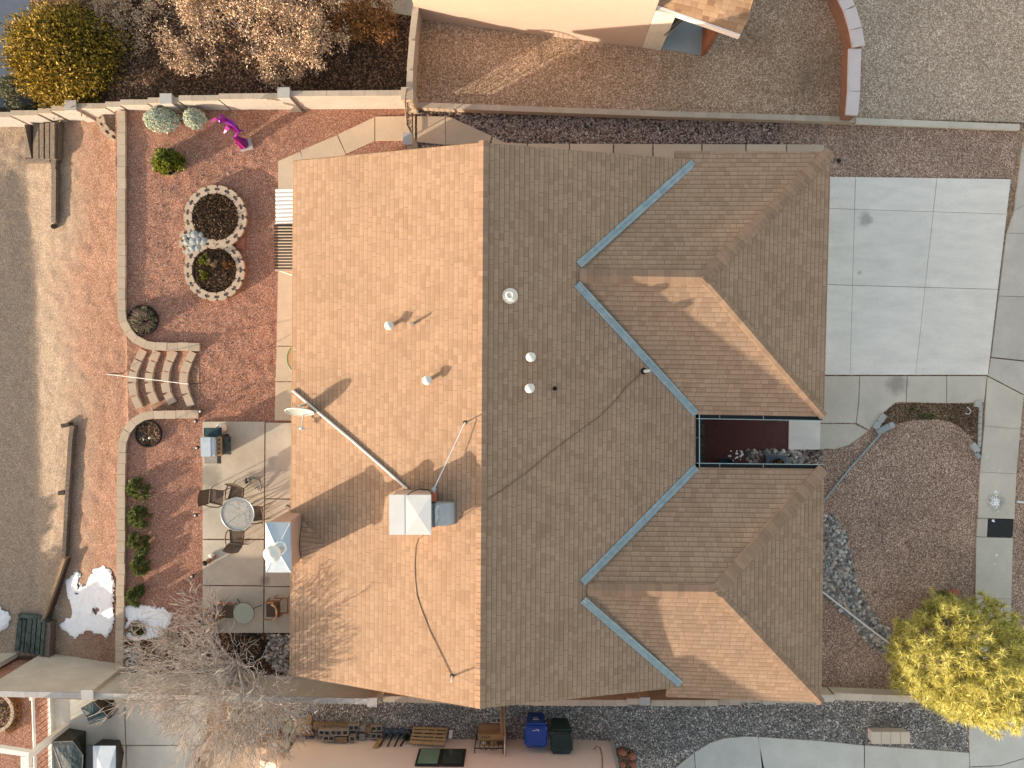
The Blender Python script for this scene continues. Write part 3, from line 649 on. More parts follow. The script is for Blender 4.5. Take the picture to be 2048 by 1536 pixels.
# gutters round the courtyard
def gutter(a, c, inward):
    b = MB(); r = MB(); d = (c-a).normalized(); n = Vector((inward[0], inward[1], 0)); z0 = -.14
    for off, hgt in ((.012, .10), (.115, .10)):
        b.solid([a+n*off+Vector((0, 0, z0+hgt)), c+n*off+Vector((0, 0, z0+hgt)), c+n*(off+.01)+Vector((0, 0, z0+hgt)), a+n*(off+.01)+Vector((0, 0, z0+hgt))], hgt)
    b.solid([a+n*.013+Vector((0, 0, z0+.012)), c+n*.013+Vector((0, 0, z0+.012)), c+n*.124+Vector((0, 0, z0+.012)), a+n*.124+Vector((0, 0, z0+.012))], .01)
    g = b.build('gutter', 'gutter_dark', house)
    r.tube([a+n*.125+Vector((0, 0, -.035)), c+n*.125+Vector((0, 0, -.035))], .013, 5)
    L = (c-a).length
    for i in range(1, int(L/1.3)+1):
        p = a+d*min(L-.05, i*1.3-.6); r.tube([p+n*.01+Vector((0, 0, -.04)), p+n*.125+Vector((0, 0, -.04))], .008, 4)
    r.build('gutter_rim', 'gutter_rim', g)
gutter(H1[3]+Vector((.02, 0, 0)), H1[2], (0, -1)); gutter(H2[0]+Vector((.02, 0, 0)), H2[1], (0, 1))
gutter(Vector((V1b.x, V1b.y, 2.5)), Vector((V2t.x, V2t.y, 2.5)), (1, 0))
# fascia / drip edges
def fascia(pts, m='white_paint', r=.012):
    MB().tube(pts, r, 4).build('drip_edge', m, house)
fascia([LT+Vector((-.01, 0, -.02)), LB+Vector((-.01, 0, -.02))], 'timber_warm'); fascia([LB+Vector((0, -.01, -.02)), RB+Vector((0, -.01, -.02))], 'timber_warm'); fascia([LT+Vector((0, .01, -.02)), RT+Vector((0, .01, -.02))], 'timber_warm')
# walls
i_ = .45
wx0, wx1 = LT.x+i_, V1b.x-.5; wy0, wy1 = LB.y+.35, LT.y-.35
b = MB(); b.prism([(wx0, wy0), (wx1, wy0), (wx1, wy1), (wx0, wy1)], -.1, 2.4)
for yy0 in (wy0, wy1-.15):
    zr = ZR-.25; b.add([(wx0, yy0, 2.4), (wx1, yy0, 2.4), (RT.x, yy0, zr), (wx0, yy0+.15, 2.4), (wx1, yy0+.15, 2.4), (RT.x, yy0+.15, zr)], [[0, 1, 2], [5, 4, 3], [0, 2, 5, 3], [1, 4, 5, 2]])
b.prism([(wx1, H1[2].y+.45), (H1[1].x-.45, H1[2].y+.45), (H1[1].x-.45, H1[1].y-.4), (wx1, H1[1].y-.4)], -.1, 2.32)
b.prism([(wx1, H2[2].y+.35), (H2[1].x-.45, H2[2].y+.35), (H2[1].x-.45, H2[1].y-.45), (wx1, H2[1].y-.45)], -.1, 2.32)
b.build('wall', 'stucco_pink', house)
gx_ = H1[1].x-.45
d = MB().box((gx_+.02, (H1[1].y+H1[2].y)/2, 1.1), (.06, 4.9, 2.15)).build('garage_door', 'white_paint', house)
d = MB().box((gx_+.02, (H2[1].y+H2[2].y)/2, 1.35), (.08, 1.9, 1.25)).build('window', 'white_paint', house)
MB().box((gx_+.045, (H2[1].y+H2[2].y)/2, 1.35), (.05, 1.75, 1.1)).build('pane', 'dark_glass', d)
for yc in (-1.4, 4.4):
    d = MB().box((wx0-.02, yc, 1.15), (.07, 1.9, 2.1)).build('window', 'white_paint', house); MB().box((wx0-.04, yc, 1.15), (.06, 1.75, 1.95)).build('pane', 'dark_glass', d)
d = MB().box((wx1+.02, (V1b.y+V2t.y)/2, 1.05), (.06, 1.0, 2.1)).build('door', 'wood', house)
# grey replaced shingles
for u0, v0, u1, v1 in ((936, 1031, 944, 1092), (927, 1060, 935, 1097)):
    z = Vector((0, 0, .008)); MB().solid([PP(u0, v0, PL)+z, PP(u1, v0, PL)+z, PP(u1, v1, PL)+z, PP(u0, v1, PL)+z], .01).build('shingle_patch', 'cinder', house)
# cricket behind the chimney
pa, pb, pc = PP(605, 1040, PL), PP(606, 1133, PL), PP(652, 1088, PL)
m_ = (pa+pb)/2+Vector((0, 0, .34))
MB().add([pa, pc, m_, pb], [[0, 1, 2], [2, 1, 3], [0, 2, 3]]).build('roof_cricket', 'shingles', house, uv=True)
# chimney
zt = 4.15; c0 = P(531, 1045, zt); c1 = P(580, 1145, zt); rx = PP(605, 1035, PL).x
ch = MB(); ch.box(((c0.x+rx)/2+.03, (c0.y+c1.y)/2, (zt-.1)/2-.05), (rx-c0.x-.12, c0.y-c1.y-.06, zt-.0)); cho = ch.build('chimney', 'stucco_pink', house)
x0, x1, y0, y1 = c0.x, c1.x+.02, c1.y, c0.y; pk = Vector(((x0+x1)/2+.02, (y0+y1)/2, zt+.16)); k = [Vector((x0, y0, zt)), Vector((x1, y0, zt)), Vector((x1, y1, zt)), Vector((x0, y1, zt))]
cm = MB(); cm.add([pk]+k+[p-Vector((0, 0, .12)) for p in k], [[0, 1, 2], [0, 2, 3], [0, 3, 4], [0, 4, 1], [1, 5, 6, 2], [2, 6, 7, 3], [3, 7, 8, 4], [4, 8, 5, 1]])
for p in k: cm.tube([p+Vector((0, 0, .004)), pk+Vector((0, 0, .004))], .012, 4)
cm.build('chimney_cap', 'galvanised', cho)
fb = P(560, 1096, zt+.15); fl = MB()
fl.lathe((fb.x, fb.y, zt+.05), [(.20, 0), (.19, .1), (.15, .14), (.15, .62)], 24); fl.build('flue', 'galvanised', cho, smooth=False)
fl = MB(); fl.lathe((fb.x, fb.y, zt+.05), [(.165, .58), (.165, .72)], 24, cap=False); fl.build('flue_screen', 'black_metal', cho)
fl = MB(); fl.lathe((fb.x, fb.y, zt+.05), [(.23, .70), (.235, .78), (.21, .84), (.10, .87), (.06, .88), (.05, .90), (.0, .90)], 28); fl.build('flue_cap', 'white_metal', cho, smooth=True)
# roof vents
def vent(u, v, pl, h=.42, r=.13, lab='vent'):
    base = PP(u, v, pl); b = MB(); zz = base.z
    k = Vector((base.x, base.y, zz)); b.lathe(k, [(.055, -.1), (.055, h-.12)], 14)
    o = b.build('vent_pipe', 'white_vent', house); c = MB()
    c.lathe(k, [(r*.98, h-.13), (r, h-.10), (r, h-.06), (.01, h+.03)], 22); c.build('vent_cap', 'white_vent', o)
    f = MB(); f.lathe(k-Vector((0, 0, .03)), [(.15, 0), (.07, .06)], 14); f.build('vent_flashing', 'white_vent', o)
vent(782, 652, PL, .38); vent(857, 760, PL, .38); vent(1061, 714, PR, .35); vent(1059, 776, PR, .35)
def stub(u, v, pl, h=.3, r=.04, m='black_rubber', fm='black_rubber'):
    p = PP(u, v, pl); b = MB(); b.lathe(p, [(r, -.1), (r, h), (r*.7, h), (r*.7, h-.1), (.001, h-.1)], 12, cap=False); o = b.build('vent_stub', m, house)
    MB().lathe(p-Vector((0, 0, .03)), [(r*2.4, 0), (r*1.3, .07)], 12).build('stub_boot', fm, o)
stub(826, 648, PL, .34, .035, 'white_vent'); stub(1109, 777, PR, .22, .035)
p = PP(1020, 592, PR)
o = MB().lathe(p, [(.215, -.05), (.215, .06), (.19, .12), (.09, .17), (.09, .22)], 28).build('turbine_vent', 'white_vent', house)
MB().lathe(p, [(.115, .20), (.12, .24), (.10, .27), (.08, .275), (.07, .25), (.001, .25)], 20, cap=False).build('vent_cap', 'white_vent', o)
p = PP(1287, 742, PR); stub(1286, 742, PR, .14, .05)
MB().lathe(p+Vector((.02, 0, 0)), [(.045, 0), (.045, .26), (.05, .3), (.03, .33), (.001, .33)], 14).tube([p+Vector((.02, 0, .3)), p+Vector((.14, .02, .30))], .04, 8).build('vent_elbow', 'white_vent', house)
# cables on the roof
def on(pl, px, dz): return [PP(u, v, pl)+Vector((0, 0, dz)) for u, v in px]
t = thing('roof_cable', 'black cable snaking down the sunny slope from the cooler to a small pipe', 'cable', tuple(PP(840, 1200, PL)))
MB().tube(on(PL, [(846, 1071), (837, 1078), (832, 1092), (830, 1130), (831, 1160), (834, 1190), (842, 1215), (851, 1238), (860, 1262), (873, 1288), (884, 1311), (895, 1334), (903, 1350)], .02), .009, 5).build('cable', 'cable', t)
t = thing('roof_cable', 'thin cable crossing the shaded slope from the cooler duct to a white elbow vent', 'cable', tuple(PP(1100, 900, PR)))
MB().tube(on(PL, [(918, 1037), (960, 1008)], .03)+on(PR, [(1010, 976), (1060, 940), (1100, 905), (1150, 868), (1200, 832), (1235, 797), (1250, 776), (1268, 760), (1284, 745)], .02), .008, 5).build('cable', 'cable', t)
t = thing('roof_pipe', 'small grey pipe stub near the lower end of the ridge', 'pipe', tuple(PP(903, 1350, PL)))
p = PP(905, 1352, PL); MB().tube([p-Vector((0, 0, .05)), p+Vector((0, 0, .36))], .028, 10).build('pipe', 'white_metal', t); MB().lathe(p-Vector((0, 0, .02)), [(.08, 0), (.035, .06)], 10).build('boot', 'black_rubber', t)
t = thing('roof_pipe', 'small grey pipe stub beside the ridge where a thin brace rod ends', 'pipe', tuple(PP(931, 844, PL)))
p = PP(931, 845, PL); MB().tube([p-Vector((0, 0, .05)), p+Vector((0, 0, .32))], [.022, .022], 10).build('pipe', 'white_metal', t); MB().lathe(p-Vector((0, 0, .02)), [(.09, 0), (.03, .08)], 10).build('boot', 'black_rubber', t)
t = thing('brace_rod', 'thin silver rod from the roof cooler up to a pipe stub', 'rod', tuple(PP(900, 905, PL)))
a = P(868, 978, 4.55); MB().tube([a, PP(931, 844, PL)+Vector((0, 0, .22))], .014, 6).build('rod', 'galvanised', t)
b = MB(); b.tube([Vector((a.x, a.y, PP(868, 978, PL).z)), a+Vector((0, 0, .12))], .022, 8); b.tube([a, a+Vector((.03, -.3, 0))], .02, 6); b.box(a, (.1, .1, .06), .5); b.build('bracket', 'galvanised', t)
t = thing('roof_pole', 'long white pole lying diagonally from the eave to the cooler', 'pole', tuple(PP(700, 880, PL)))
pp_ = on(PL, [(587, 781), (640, 826), (700, 876), (760, 928), (815, 977)], .07)
MB().tube(pp_, .034, 8).build('pole', 'white_paint', t)
MB().tube([p+Vector((.035, .03, -.045)) for p in pp_], .012, 6).build('pole_shadow', 'cable', t)  # dark tube stands in for the shadow the pole casts beside it
# cooler
zc = 5.0; a = P(778, 990, zc); c = P(862, 1070, zc)
t = thing('roof_cooler', 'white square evaporative cooler with a metal duct on the roof', 'cooler', ((a.x+c.x)/2, (a.y+c.y)/2, 3.9))
cx_, cy_ = (a.x+c.x)/2, (a.y+c.y)/2; sx_, sy_ = c.x-a.x, a.y-c.y
MB().box((cx_, cy_, 4.46), (sx_-.1, sy_-.08, .98)).build('cabinet', 'stucco_cream', t)
b = MB(); b.box((cx_, cy_, zc-.06), (sx_, sy_, .07))
q0 = [Vector((a.x+sx_*f, y, zc-.024)) for f, y in ((.0, c.y), (.37, c.y), (.37, a.y), (.0, a.y))]; b.solid([p+Vector((0, 0, .012)) for p in q0], .012)
k = [Vector((a.x+sx_*.38, c.y, zc-.02)), Vector((c.x, c.y, zc-.02)), Vector((c.x, a.y, zc-.02)), Vector((a.x+sx_*.38, a.y, zc-.02))]; m0 = sum(k, Vector())/4+Vector((0, 0, .035))
b.add([m0]+k, [[0, 1, 2], [0, 2, 3], [0, 3, 4], [0, 4, 1]]); b.build('lid', 'white_metal', t)
for dx in (-.45, .45):
    for dy in (-.42, .42):
        x, y = cx_+dx, cy_+dy; MB().box((x, y, 3.9), (.04, .04, .5)).build('leg', 'galvanised', t)
b = MB(); dz0 = 4.28; xs = [P(864, 1030, 4.5).x, P(880, 1030, 4.5).x, P(896, 1030, 4.5).x, P(908, 1030, 4.5).x]
prof = [(xs[0]-.05, 4.62), (xs[1], 4.62), (xs[2], 4.56), (xs[3], 4.42), (xs[3]+.06, 4.2), (xs[3]+.06, 3.95), (xs[1]+.02, 3.95), (xs[1]+.02, 4.12), (xs[0]-.05, 4.12)]
y0, y1 = P(900, 1050, 4.5).y, P(900, 1006, 4.5).y; n = len(prof)
b.add([(x, y0, z) for x, z in prof]+[(x, y1, z) for x, z in prof], [list(range(n)), list(range(2*n-1, n-1, -1))]+[[i, n+i, n+(i+1) % n, (i+1) % n] for i in range(n)])
b.build('duct', 'duct_metal', t)
MB().add([(xs[0]+.02, y0+.02, 4.626), (xs[0]+.09, y0+.0, 4.626), (xs[0]+.2, y0+.25, 4.625), (xs[0]+.16, y0+.4, 4.625), (xs[0]+.22, y1-.05, 4.624), (xs[0]+.14, y1-.03, 4.624), (xs[0]+.08, y0+.42, 4.626)], [[0, 1, 2, 3, 4, 5, 6]]).build('sealant', 'white_paint', t)
MB().box((xs[3]+.09, (y0+y1)/2, 4.1), (.05, y1-y0+.03, .4)).build('duct_collar', 'black_metal', t)
MB().box((c.x+.04, (y0+y1)/2, 4.38), (.05, y1-y0+.05, .6)).build('duct_flange', 'grey_slate', t)
MB().box((c.x+.03, a.y-.13, 4.5), (.12, .22, .3)).build('motor_box', 'terracotta', t)
MB().tube([P(815, 990, 5.0), P(822, 984, 5.0), P(840, 978, 4.8), P(858, 980, 4.72), P(866, 988, 4.5)], .014, 6).build('water_hose', 'black_rubber', t)
# satellite dish
base = PP(609, 811, PL); z0 = base.z; dc = P(599, 824, z0+.45)
t = thing('satellite_dish', 'pale oval satellite dish mounted near the eave above the patio', 'satellite dish', tuple(base))
nrm = Vector((.0, -math.cos(R(19)), math.sin(R(19)))).normalized(); rr = .41; b = MB(); bx = Vector((1, 0, 0)); by = nrm.cross(bx).normalized(); vs = []; fs = []
for i in range(7):
    q_ = i/6
    for j in range(32):
        th = 2*math.pi*j/32; vs.append(dc+(bx*math.cos(th)*rr*q_+by*math.sin(th)*rr*1.06*q_)+nrm*(.09*q_*q_-.09))
for i in range(6):
    for j in range(32): fs.append([i*32+j, i*32+(j+1) % 32, (i+1)*32+(j+1) % 32, (i+1)*32+j])
m1 = len(vs); vs += [v-nrm*.012 for v in vs]; fs += [[x+m1 for x in f][::-1] for f in fs]
fs += [[6*32+j, 6*32+(j+1) % 32, m1+6*32+(j+1) % 32, m1+6*32+j] for j in range(32)]
b.add(vs, fs).build('reflector', 'dish_grey', t, smooth=True)
b = MB(); b.tube([dc+by*rr*1.06+nrm*.0 if False else dc+bx*math.cos(2*math.pi*j/32)*rr+by*math.sin(2*math.pi*j/32)*rr*1.06 for j in range(33)], .011, 5); b.build('rim', 'white_paint', t)
b = MB(); b.tube([base-Vector((0, 0, .05)), base+Vector((0, .03, .3)), dc-nrm*.12], .03, 8); b.build('mast', 'dish_grey', t)
e = dc+nrm*.46-Vector((-.0, .05, .36)); b = MB(); b.tube([dc-nrm*.06-Vector((0, 0, .42)), e], .02, 6); b.build('feed_arm', 'dish_grey', t)
b = MB(); b.lathe(e-Vector((0, 0, .05)), [(.03, 0), (.05, .06), (.05, .13), (.02, .16)], 12); b.box(e+Vector((0, -.02, 0)), (.2, .06, .05)); b.build('feed_horn', 'galvanised', t)
MB().tube([dc-nrm*.1, P(590, 810, 3.0), P(585, 806, 2.9), P(586, 818, 2.65)], .007, 5).build('dish_cable', 'cable', t)
# ================================================================ NEIGHBOUR HOUSES
t = thing('neighbor_house', 'cream stucco house at the top with a shingled entry porch', 'house', (P(1100, -40, .2).x, P(1100, -40, .2).y, 0))
HB = [P(836, 38, .2), P(1000, 60, .2), P(1283, 95, .2), P(1350, -170, .2), P(860, -260, .2)]
MB().prism(HB, 0, 3.7).build('wall', 'stucco_cream', t)
e0, e1 = P(1283, 95, .2), P(1321, 101, .2); q2, q3 = P(1352, -60, .2), P(1316, -66, .2)
wb = MB(); wb.prism([e0+Vector((.01, 0, 0)), e1, q2, q3], 0, 2.75); wb.build('side_wall', 'white_block', t, uv=True)
MB().prism([P(u, v, .2) for u, v in ((1321, 98), (1412, 112), (1432, 60), (1440, -60), (1340, -60))], .0, .24).build('porch_floor', 'painted_porch', t)
p0, p1, p2, p3 = P(1310, 9, 2.75), P(1481, 69, 2.75), P(1496, 40, 2.95), P(1520, -60, 3.4)
prf = MB(); q4 = P(1320, -110, 3.4); prf.solid([p0, p1, P(1494, 42, 2.86), P(1530, -80, 3.25), P(1330, -120, 3.3)], .12); prf.build('porch_roof', 'porch_shingles', t, uv=True)
b = MB(); d = (p1-p0).normalized(); n = Vector((d.y, -d.x, 0)); b.solid([p0+Vector((0, 0, .01)), p1+Vector((0, 0, .01)), p1+n*.06+Vector((0, 0, .01)), p0+n*.06+Vector((0, 0, .01))], .2); b.build('fascia', 'stucco_rose', t)
bp = P(1406, 109, .2); MB().prism([(bp.x-.07, bp.y-.05), (bp.x+.09, bp.y-.03), (bp.x+.14, bp.y+.9), (bp.x-.02, bp.y+.9)], .2, 1.9).build('porch_column', 'red_trim', t)
wd_ = MB().prism([P(u, v, .24) for u, v in ((1327, 70), (1362, 36), (1368, 41), (1335, 75))], .24, .5); o = wd_.build('porch_step_wall', 'white_block', t)
wn = MB().prism([P(u, v, .24) for u, v in ((1330, 68), (1372, 33), (1376, 5), (1336, 5))], .24, 1.9).build('window', 'dark_glass', t)
b = MB()
for i in range(6):
    u = 1330+i*7; v = 70-i*6.2; b.tube([P(u, v, .5), P(u, v, 1.9)], .012, 4)
for z in (.6, 1.25, 1.88): b.tube([P(1328, 71, z), P(1372, 35, z)], .014, 4)
b.build('window_bars', 'black_metal', t)
# bottom neighbour
t = thing('neighbor_house', 'rose stucco neighbour house behind the wheeled bins and the pallet', 'house', (P(900, 1490).x, P(900, 1490).y, 0))
g0, g1 = P(594, 1476), P(1224, 1490); yb = g0.y; gxm = -2.6; dep = -12.5
def gab(x0, x1, xm, y0, y1, ze, zp):
    b = MB(); b.add([(x0, y0, -.1), (x1, y0, -.1), (x1, y0, ze), (xm, y0, zp), (x0, y0, ze), (x0, y1, -.1), (x1, y1, -.1), (x1, y1, ze), (xm, y1, zp), (x0, y1, ze)],
      [[4, 3, 2, 1, 0], [5, 6, 7, 8, 9], [0, 1, 6, 5], [1, 2, 7, 6], [2, 3, 8, 7], [3, 4, 9, 8], [4, 0, 5, 9]]); return b
gab(g0.x, g1.x, gxm, yb, yb+dep, 2.9, 4.45).build('wall', 'stucco_rose', t)
b = MB()
for s_, xe in ((-1, g0.x-.4), (1, g1.x+.4)):
    ze = 2.9-.4*.28; b.solid([Vector((gxm, yb+.05, 4.6)), Vector((xe, yb+.05, ze+.12)), Vector((xe, yb+dep, ze+.12)), Vector((gxm, yb+dep, 4.6))], .12)
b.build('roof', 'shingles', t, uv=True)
def wallpt(u, v): # point on the rose wall
    r = ray(u, v); k = (yb)/r.y; return Vector((r.x*k, yb, H+r.z*k))
def wrect(u0, v0, u1, v1, thick, name, m, parent, grow=0):
    a = wallpt(u0, v0); c = wallpt(u1, v1); z0, z1 = min(a.z, c.z)-grow, max(a.z, c.z)+grow
    return MB().box(((a.x+c.x)/2, yb+thick/2, (z0+z1)/2), (abs(c.x-a.x)+grow*2, thick, z1-z0)).build(name, m, parent)
wa = wallpt(838, 1502); wc = wallpt(932, 1504)
wf = MB().box(((wa.x+wc.x)/2, yb+.03, wa.z+.45), (wc.x-wa.x, .07, 1.0)).build('window', 'black_metal', t)
xw = (wa.x+wc.x)/2; hw = (wc.x-wa.x)/2
MB().box((xw-hw*.5+.0, yb+.06, wa.z+.45), (hw*.82, .04, .86)).build('pane', 'green_glass', wf)
MB().box((xw+hw*.5+.0, yb+.06, wa.z+.45), (hw*.82, .04, .86)).build('pane', 'dark_glass', wf)
dp = wallpt(1222, 1482); MB().box((g1.x-.02, yb+.05, 1.45), (.09, .08, 2.9)).build('downspout', 'galvanised', t)
cb = MB(); cb.tube([wallpt(1188, 1500)+Vector((0, .02, 0)), wallpt(1193, 1493)+Vector((0, .02, 0)), wallpt(1200, 1496)+Vector((0, .02, 0)), wallpt(1204, 1510)+Vector((0, .02, 0)), wallpt(1206, 1550)+Vector((0, .02, 0))], .012, 5); cb.build('wall_cable', 'cable', t)
# small low porch block, bottom
t = thing('low_wall', 'low rose wall top at the bottom edge beside the neighbour house', 'wall', tuple(P(540, 1530)))
MB().prism([W2(520, 1521, 1.0), W2(548, 1526, 1.0), W2(600, 1600, 1.0), W2(520, 1600, 1.0)], 0, 1.0).build('wall_block', 'stucco_rose', t)
# off-frame house to the left, its roofline shaped to lay shadow over the slope
t = thing('neighbor_house', 'house beyond the left edge of the slope', 'house', (-34, -4, -1.8))
t['label'] = 'unseen tan house shading the slope from beyond the timber edging'
HX = -29.0
b = MB(); b.prism([(HX-8, -24), (HX, -24), (HX, .6), (HX-8, .6)], -1.8, .55); b.build('wall', 'stucco_cream', t)
b = MB()
for xe in (HX+.4, HX-8.4): b.solid([Vector((HX-4, -21, 1.75)), Vector((HX-4, -5, 1.75)), Vector((xe, 1, .6)), Vector((xe, -24.4, .6))], .15)
for ye, yr in ((1, -5), (-24.4, -21)): b.solid([Vector((HX-4, yr, 1.75)), Vector((HX+.4, ye, .6)), Vector((HX-8.4, ye, .6))], .15)
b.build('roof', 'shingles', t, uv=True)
# ================================================================ GARDEN OBJECTS
def V3(x, y, z): return Vector((x, y, z))
# timber steps and edging
def tbeam(b, p, q, w_, h, drop=.35):
    p, q = Vector(p), Vector(q); d = (q-p); d.z = 0; d.normalize(); n = Vector((d.y, -d.x, 0))*w_/2
    b.solid([p-n, q-n, q+n, p+n], h+drop)
t = thing('timber_steps', 'weathered railway sleeper steps under the cream block wall', 'steps', tuple(PG(80, 285)))
for i, (u0, u1) in enumerate(((49, 63), (66, 77), (79, 87), (90, 98), (100, 109))):
    dz = .14+.06*i; b = MB(); k = [PG(u0, 249+i*-1, dz), PG(u1, 249-i, dz), PG(u1, 317, dz), PG(u0, 317, dz)]; b.solid(k, .3); b.build('sleeper', 'timber', t)
b = MB(); b.solid([PG(48, 317, .18), PG(99, 317, .18), PG(99, 324, .18), PG(48, 324, .18)], .3); b.build('front_beam', 'timber', t)
MB().solid([PG(109, 244, .25), PG(118, 244, .25), PG(115, 318, .25), PG(106, 318, .25)], .45).build('side_beam', 'timber', t)
t = thing('timber_edging', 'straight weathered timber edging below the upper sleeper steps', 'edging', tuple(PG(107, 390)), group='timber edging beams')
b = MB(); b.solid([PG(101, 306, .2), PG(113, 306, .2), PG(110, 338, .2), PG(102, 338, .2)], .5); b.build('short_beam', 'timber', t)
MB().solid([PG(103, 338, .2), PG(112, 338, .2), PG(111, 444, .2), PG(102, 444, .2)], .45).build('beam', 'timber', t)
MB().tube([PG(107, 453, -.2), PG(107, 453, .14)], .09, 8).build('stake', 'bark_dark', t)
t = thing('timber_edging', 'long crooked timber edging with a dark stake at its upper end', 'edging', tuple(PG(137, 980)), group='timber edging beams')
px = [(144, 852), (140, 880), (138, 920), (134, 975), (131, 1040), (127, 1115)]
b = MB()
for i in range(5):
    p, q_ = PG(*px[i], .2), PG(*px[i+1], .2); tbeam(b, p, q_, .15-.006*i, .2)
b.build('beam', 'timber', t)
MB().box(PG(134, 850, .1), (.28, .14, .26), .15).build('stake', 'bark_dark', t); MB().box(PG(126, 985, .1), (.22, .14, .24), .1).build('stake', 'bark_dark', t)
t = thing('timber_edging', 'slanting warm brown plank edging beside the snow patch', 'edging', tuple(PG(107, 1180)), group='timber edging beams')
b = MB(); tbeam(b, PG(128, 1117, .32), PG(84, 1244, .32), .10, .5); b.build('plank', 'timber_warm', t); b = MB(); tbeam(b, PG(135, 1117, .15), PG(92, 1248, .15), .06, .3); b.build('rear_plank', 'bark_dark', t)
t = thing('timber_steps', 'greenish sleeper steps in the shade above the bottom fence', 'steps', tuple(PG(60, 1270)))
for i, (u0, u1, v1) in enumerate(((29, 38, 1302), (40, 46, 1305), (48, 58, 1307), (60, 67, 1308), (69, 77, 1310), (79, 85, 1312))):
    dz = .1+.05*i; MB().solid([PG(u0+6, 1238, dz), PG(u1+6, 1240, dz), PG(u1, v1, dz), PG(u0, v1, dz)], .35).build('sleeper', 'timber_green', t)
MB().solid([PG(36, 1228, .14), PG(84, 1234, .14), PG(82, 1240, .14), PG(36, 1236, .14)], .35).build('front_beam', 'timber_green', t)
MB().solid([PG(90, 1245, .3), PG(101, 1247, .3), PG(98, 1316, .3), PG(87, 1316, .3)], .5).build('side_beam', 'timber', t)
# snow
def snow(px, lab, holes=(), z=.05, zf=PG):
    b = MB(); n = 26; poly = [zf(u, v, 0) for u, v in px]; pl2 = [(p.x, p.y) for p in poly]
    x0, x1 = min(p[0] for p in pl2), max(p[0] for p in pl2); y0, y1 = min(p[1] for p in pl2), max(p[1] for p in pl2); st = .03; nx, ny = int((x1-x0)/st)+2, int((y1-y0)/st)+2
    hp = [(zf(u, v, 0), r) for u, v, r in holes]
    def ins(x, y):
        xx, yy_ = x+.10*nz(x, y, 4, 1)+.06*nz(x, y, 11, 3), y+.10*nz(x, y, 4, 5)+.06*nz(x, y, 11, 8)
        return inpoly(xx, yy_, pl2) and all((xx-h.x)**2+(yy_-h.y)**2 > r*r for h, r in hp)
    idx = {}; vs = []; fs = []
    def g(i, j):
        if (i, j) not in idx:
            x, y = x0+i*st, y0+j*st; cnt = sum(ins(x+a*.09, y+c*.09) for a in (-1, 0, 1) for c in (-1, 0, 1))/9
            idx[i, j] = len(vs); base = yard_z(x, y); vs.append((x, y, max(base, zg(x-.15) if x < XW else 0)+z*min(1, cnt*1.3)-.02+.012*nz(x, y, 5)))
        return idx[i, j]
    for i in range(nx):
        for j in range(ny):
            if ins(x0+(i+.5)*st, y0+(j+.5)*st): fs.append([g(i, j), g(i+1, j), g(i+1, j+1), g(i, j+1)])
    b.add(vs, fs); o = b.build('snow_patch', 'snow', smooth=True); struct(o, 'stuff'); o['label'] = lab
snow([(152, 1140), (160, 1150), (155, 1168), (172, 1170), (185, 1145), (205, 1132), (220, 1138), (228, 1170), (226, 1215), (230, 1240), (222, 1262), (212, 1278), (196, 1268), (170, 1262), (150, 1278), (130, 1262), (118, 1250), (128, 1240), (145, 1235), (140, 1205), (133, 1180), (132, 1160)], 'large melting snow patch', [(193, 1219, .12), (137, 1228, .17), (157, 1172, .05), (153, 1187, .06)], .08)
snow([(250, 1212), (290, 1210), (325, 1216), (345, 1230), (340, 1250), (330, 1268), (300, 1276), (275, 1282), (252, 1274)], 'snow patch under the bare tree', [(272, 1258, .22), (253, 1240, .06), (255, 1262, .08)], .08)
snow([(-40, 1190), (0, 1214), (18, 1222), (25, 1238), (15, 1254), (0, 1266), (-40, 1280)], 'snow at the left edge', [], .1)
# foliage helpers
def leaf(b, p, d, L, w_, rg):
    a = Vector((rg.gauss(0, 1), rg.gauss(0, 1), rg.gauss(0, 1))); s = d.cross(a)
    if s.length < 1e-3: return
    s.normalize(); b.v += [tuple(p-s*w_*.3), tuple(p+s*w_*.3), tuple(p+d*L*.6+s*w_*.5), tuple(p+d*L), tuple(p+d*L*.6-s*w_*.5)]
    n = len(b.v)-5; b.f.append([n, n+1, n+2, n+3, n+4])
def blade(b, p, d, L, w_, rg):
    s = d.cross(Vector((rg.gauss(0, 1), rg.gauss(0, 1), rg.gauss(0, 1))))
    if s.length < 1e-3: return
    s.normalize(); n = len(b.v); b.v += [tuple(p-s*w_/2), tuple(p+s*w_/2), tuple(p+d*L)]; b.f.append([n, n+1, n+2])
def rdir(rg, up=0):
    while 1:
        v = Vector((rg.uniform(-1, 1), rg.uniform(-1, 1), rg.uniform(-1, 1)))
        if .05 < v.length < 1: v.normalize(); v.z += up; return v.normalized()
leafmat('juniper_leaf', [(.06, .05, .01), (.16, .115, .018), (.34, .235, .03), (.55, .37, .045)], trans=.1)
leafmat('pine_needle', [(.18, .17, .03), (.50, .45, .10), (.76, .71, .22), (.93, .90, .42)], trans=.3)
leafmat('sage_leaf', [(.40, .45, .33), (.60, .64, .50), (.76, .79, .66), (.86, .86, .76)])
leafmat('bright_leaf', [(.06, .08, .012), (.14, .17, .02), (.24, .26, .03), (.33, .33, .05)], trans=.2)
leafmat('dwarf_leaf', [(.05, .07, .02), (.11, .14, .04), (.20, .23, .07), (.32, .34, .12)], trans=.15)
leafmat('olive_leaf', [(.06, .065, .035), (.13, .14, .08), (.22, .21, .13), (.30, .27, .18)])
leafmat('dry_leaf', [(.18, .11, .07), (.38, .26, .16), (.58, .43, .29), (.75, .60, .44), (.45, .28, .16)])
leafmat('rust_leaf', [(.12, .05, .02), (.26, .12, .035), (.38, .20, .06), (.20, .09, .03)])
leafmat('straw', [(.28, .19, .11), (.42, .31, .19), (.52, .41, .28)])
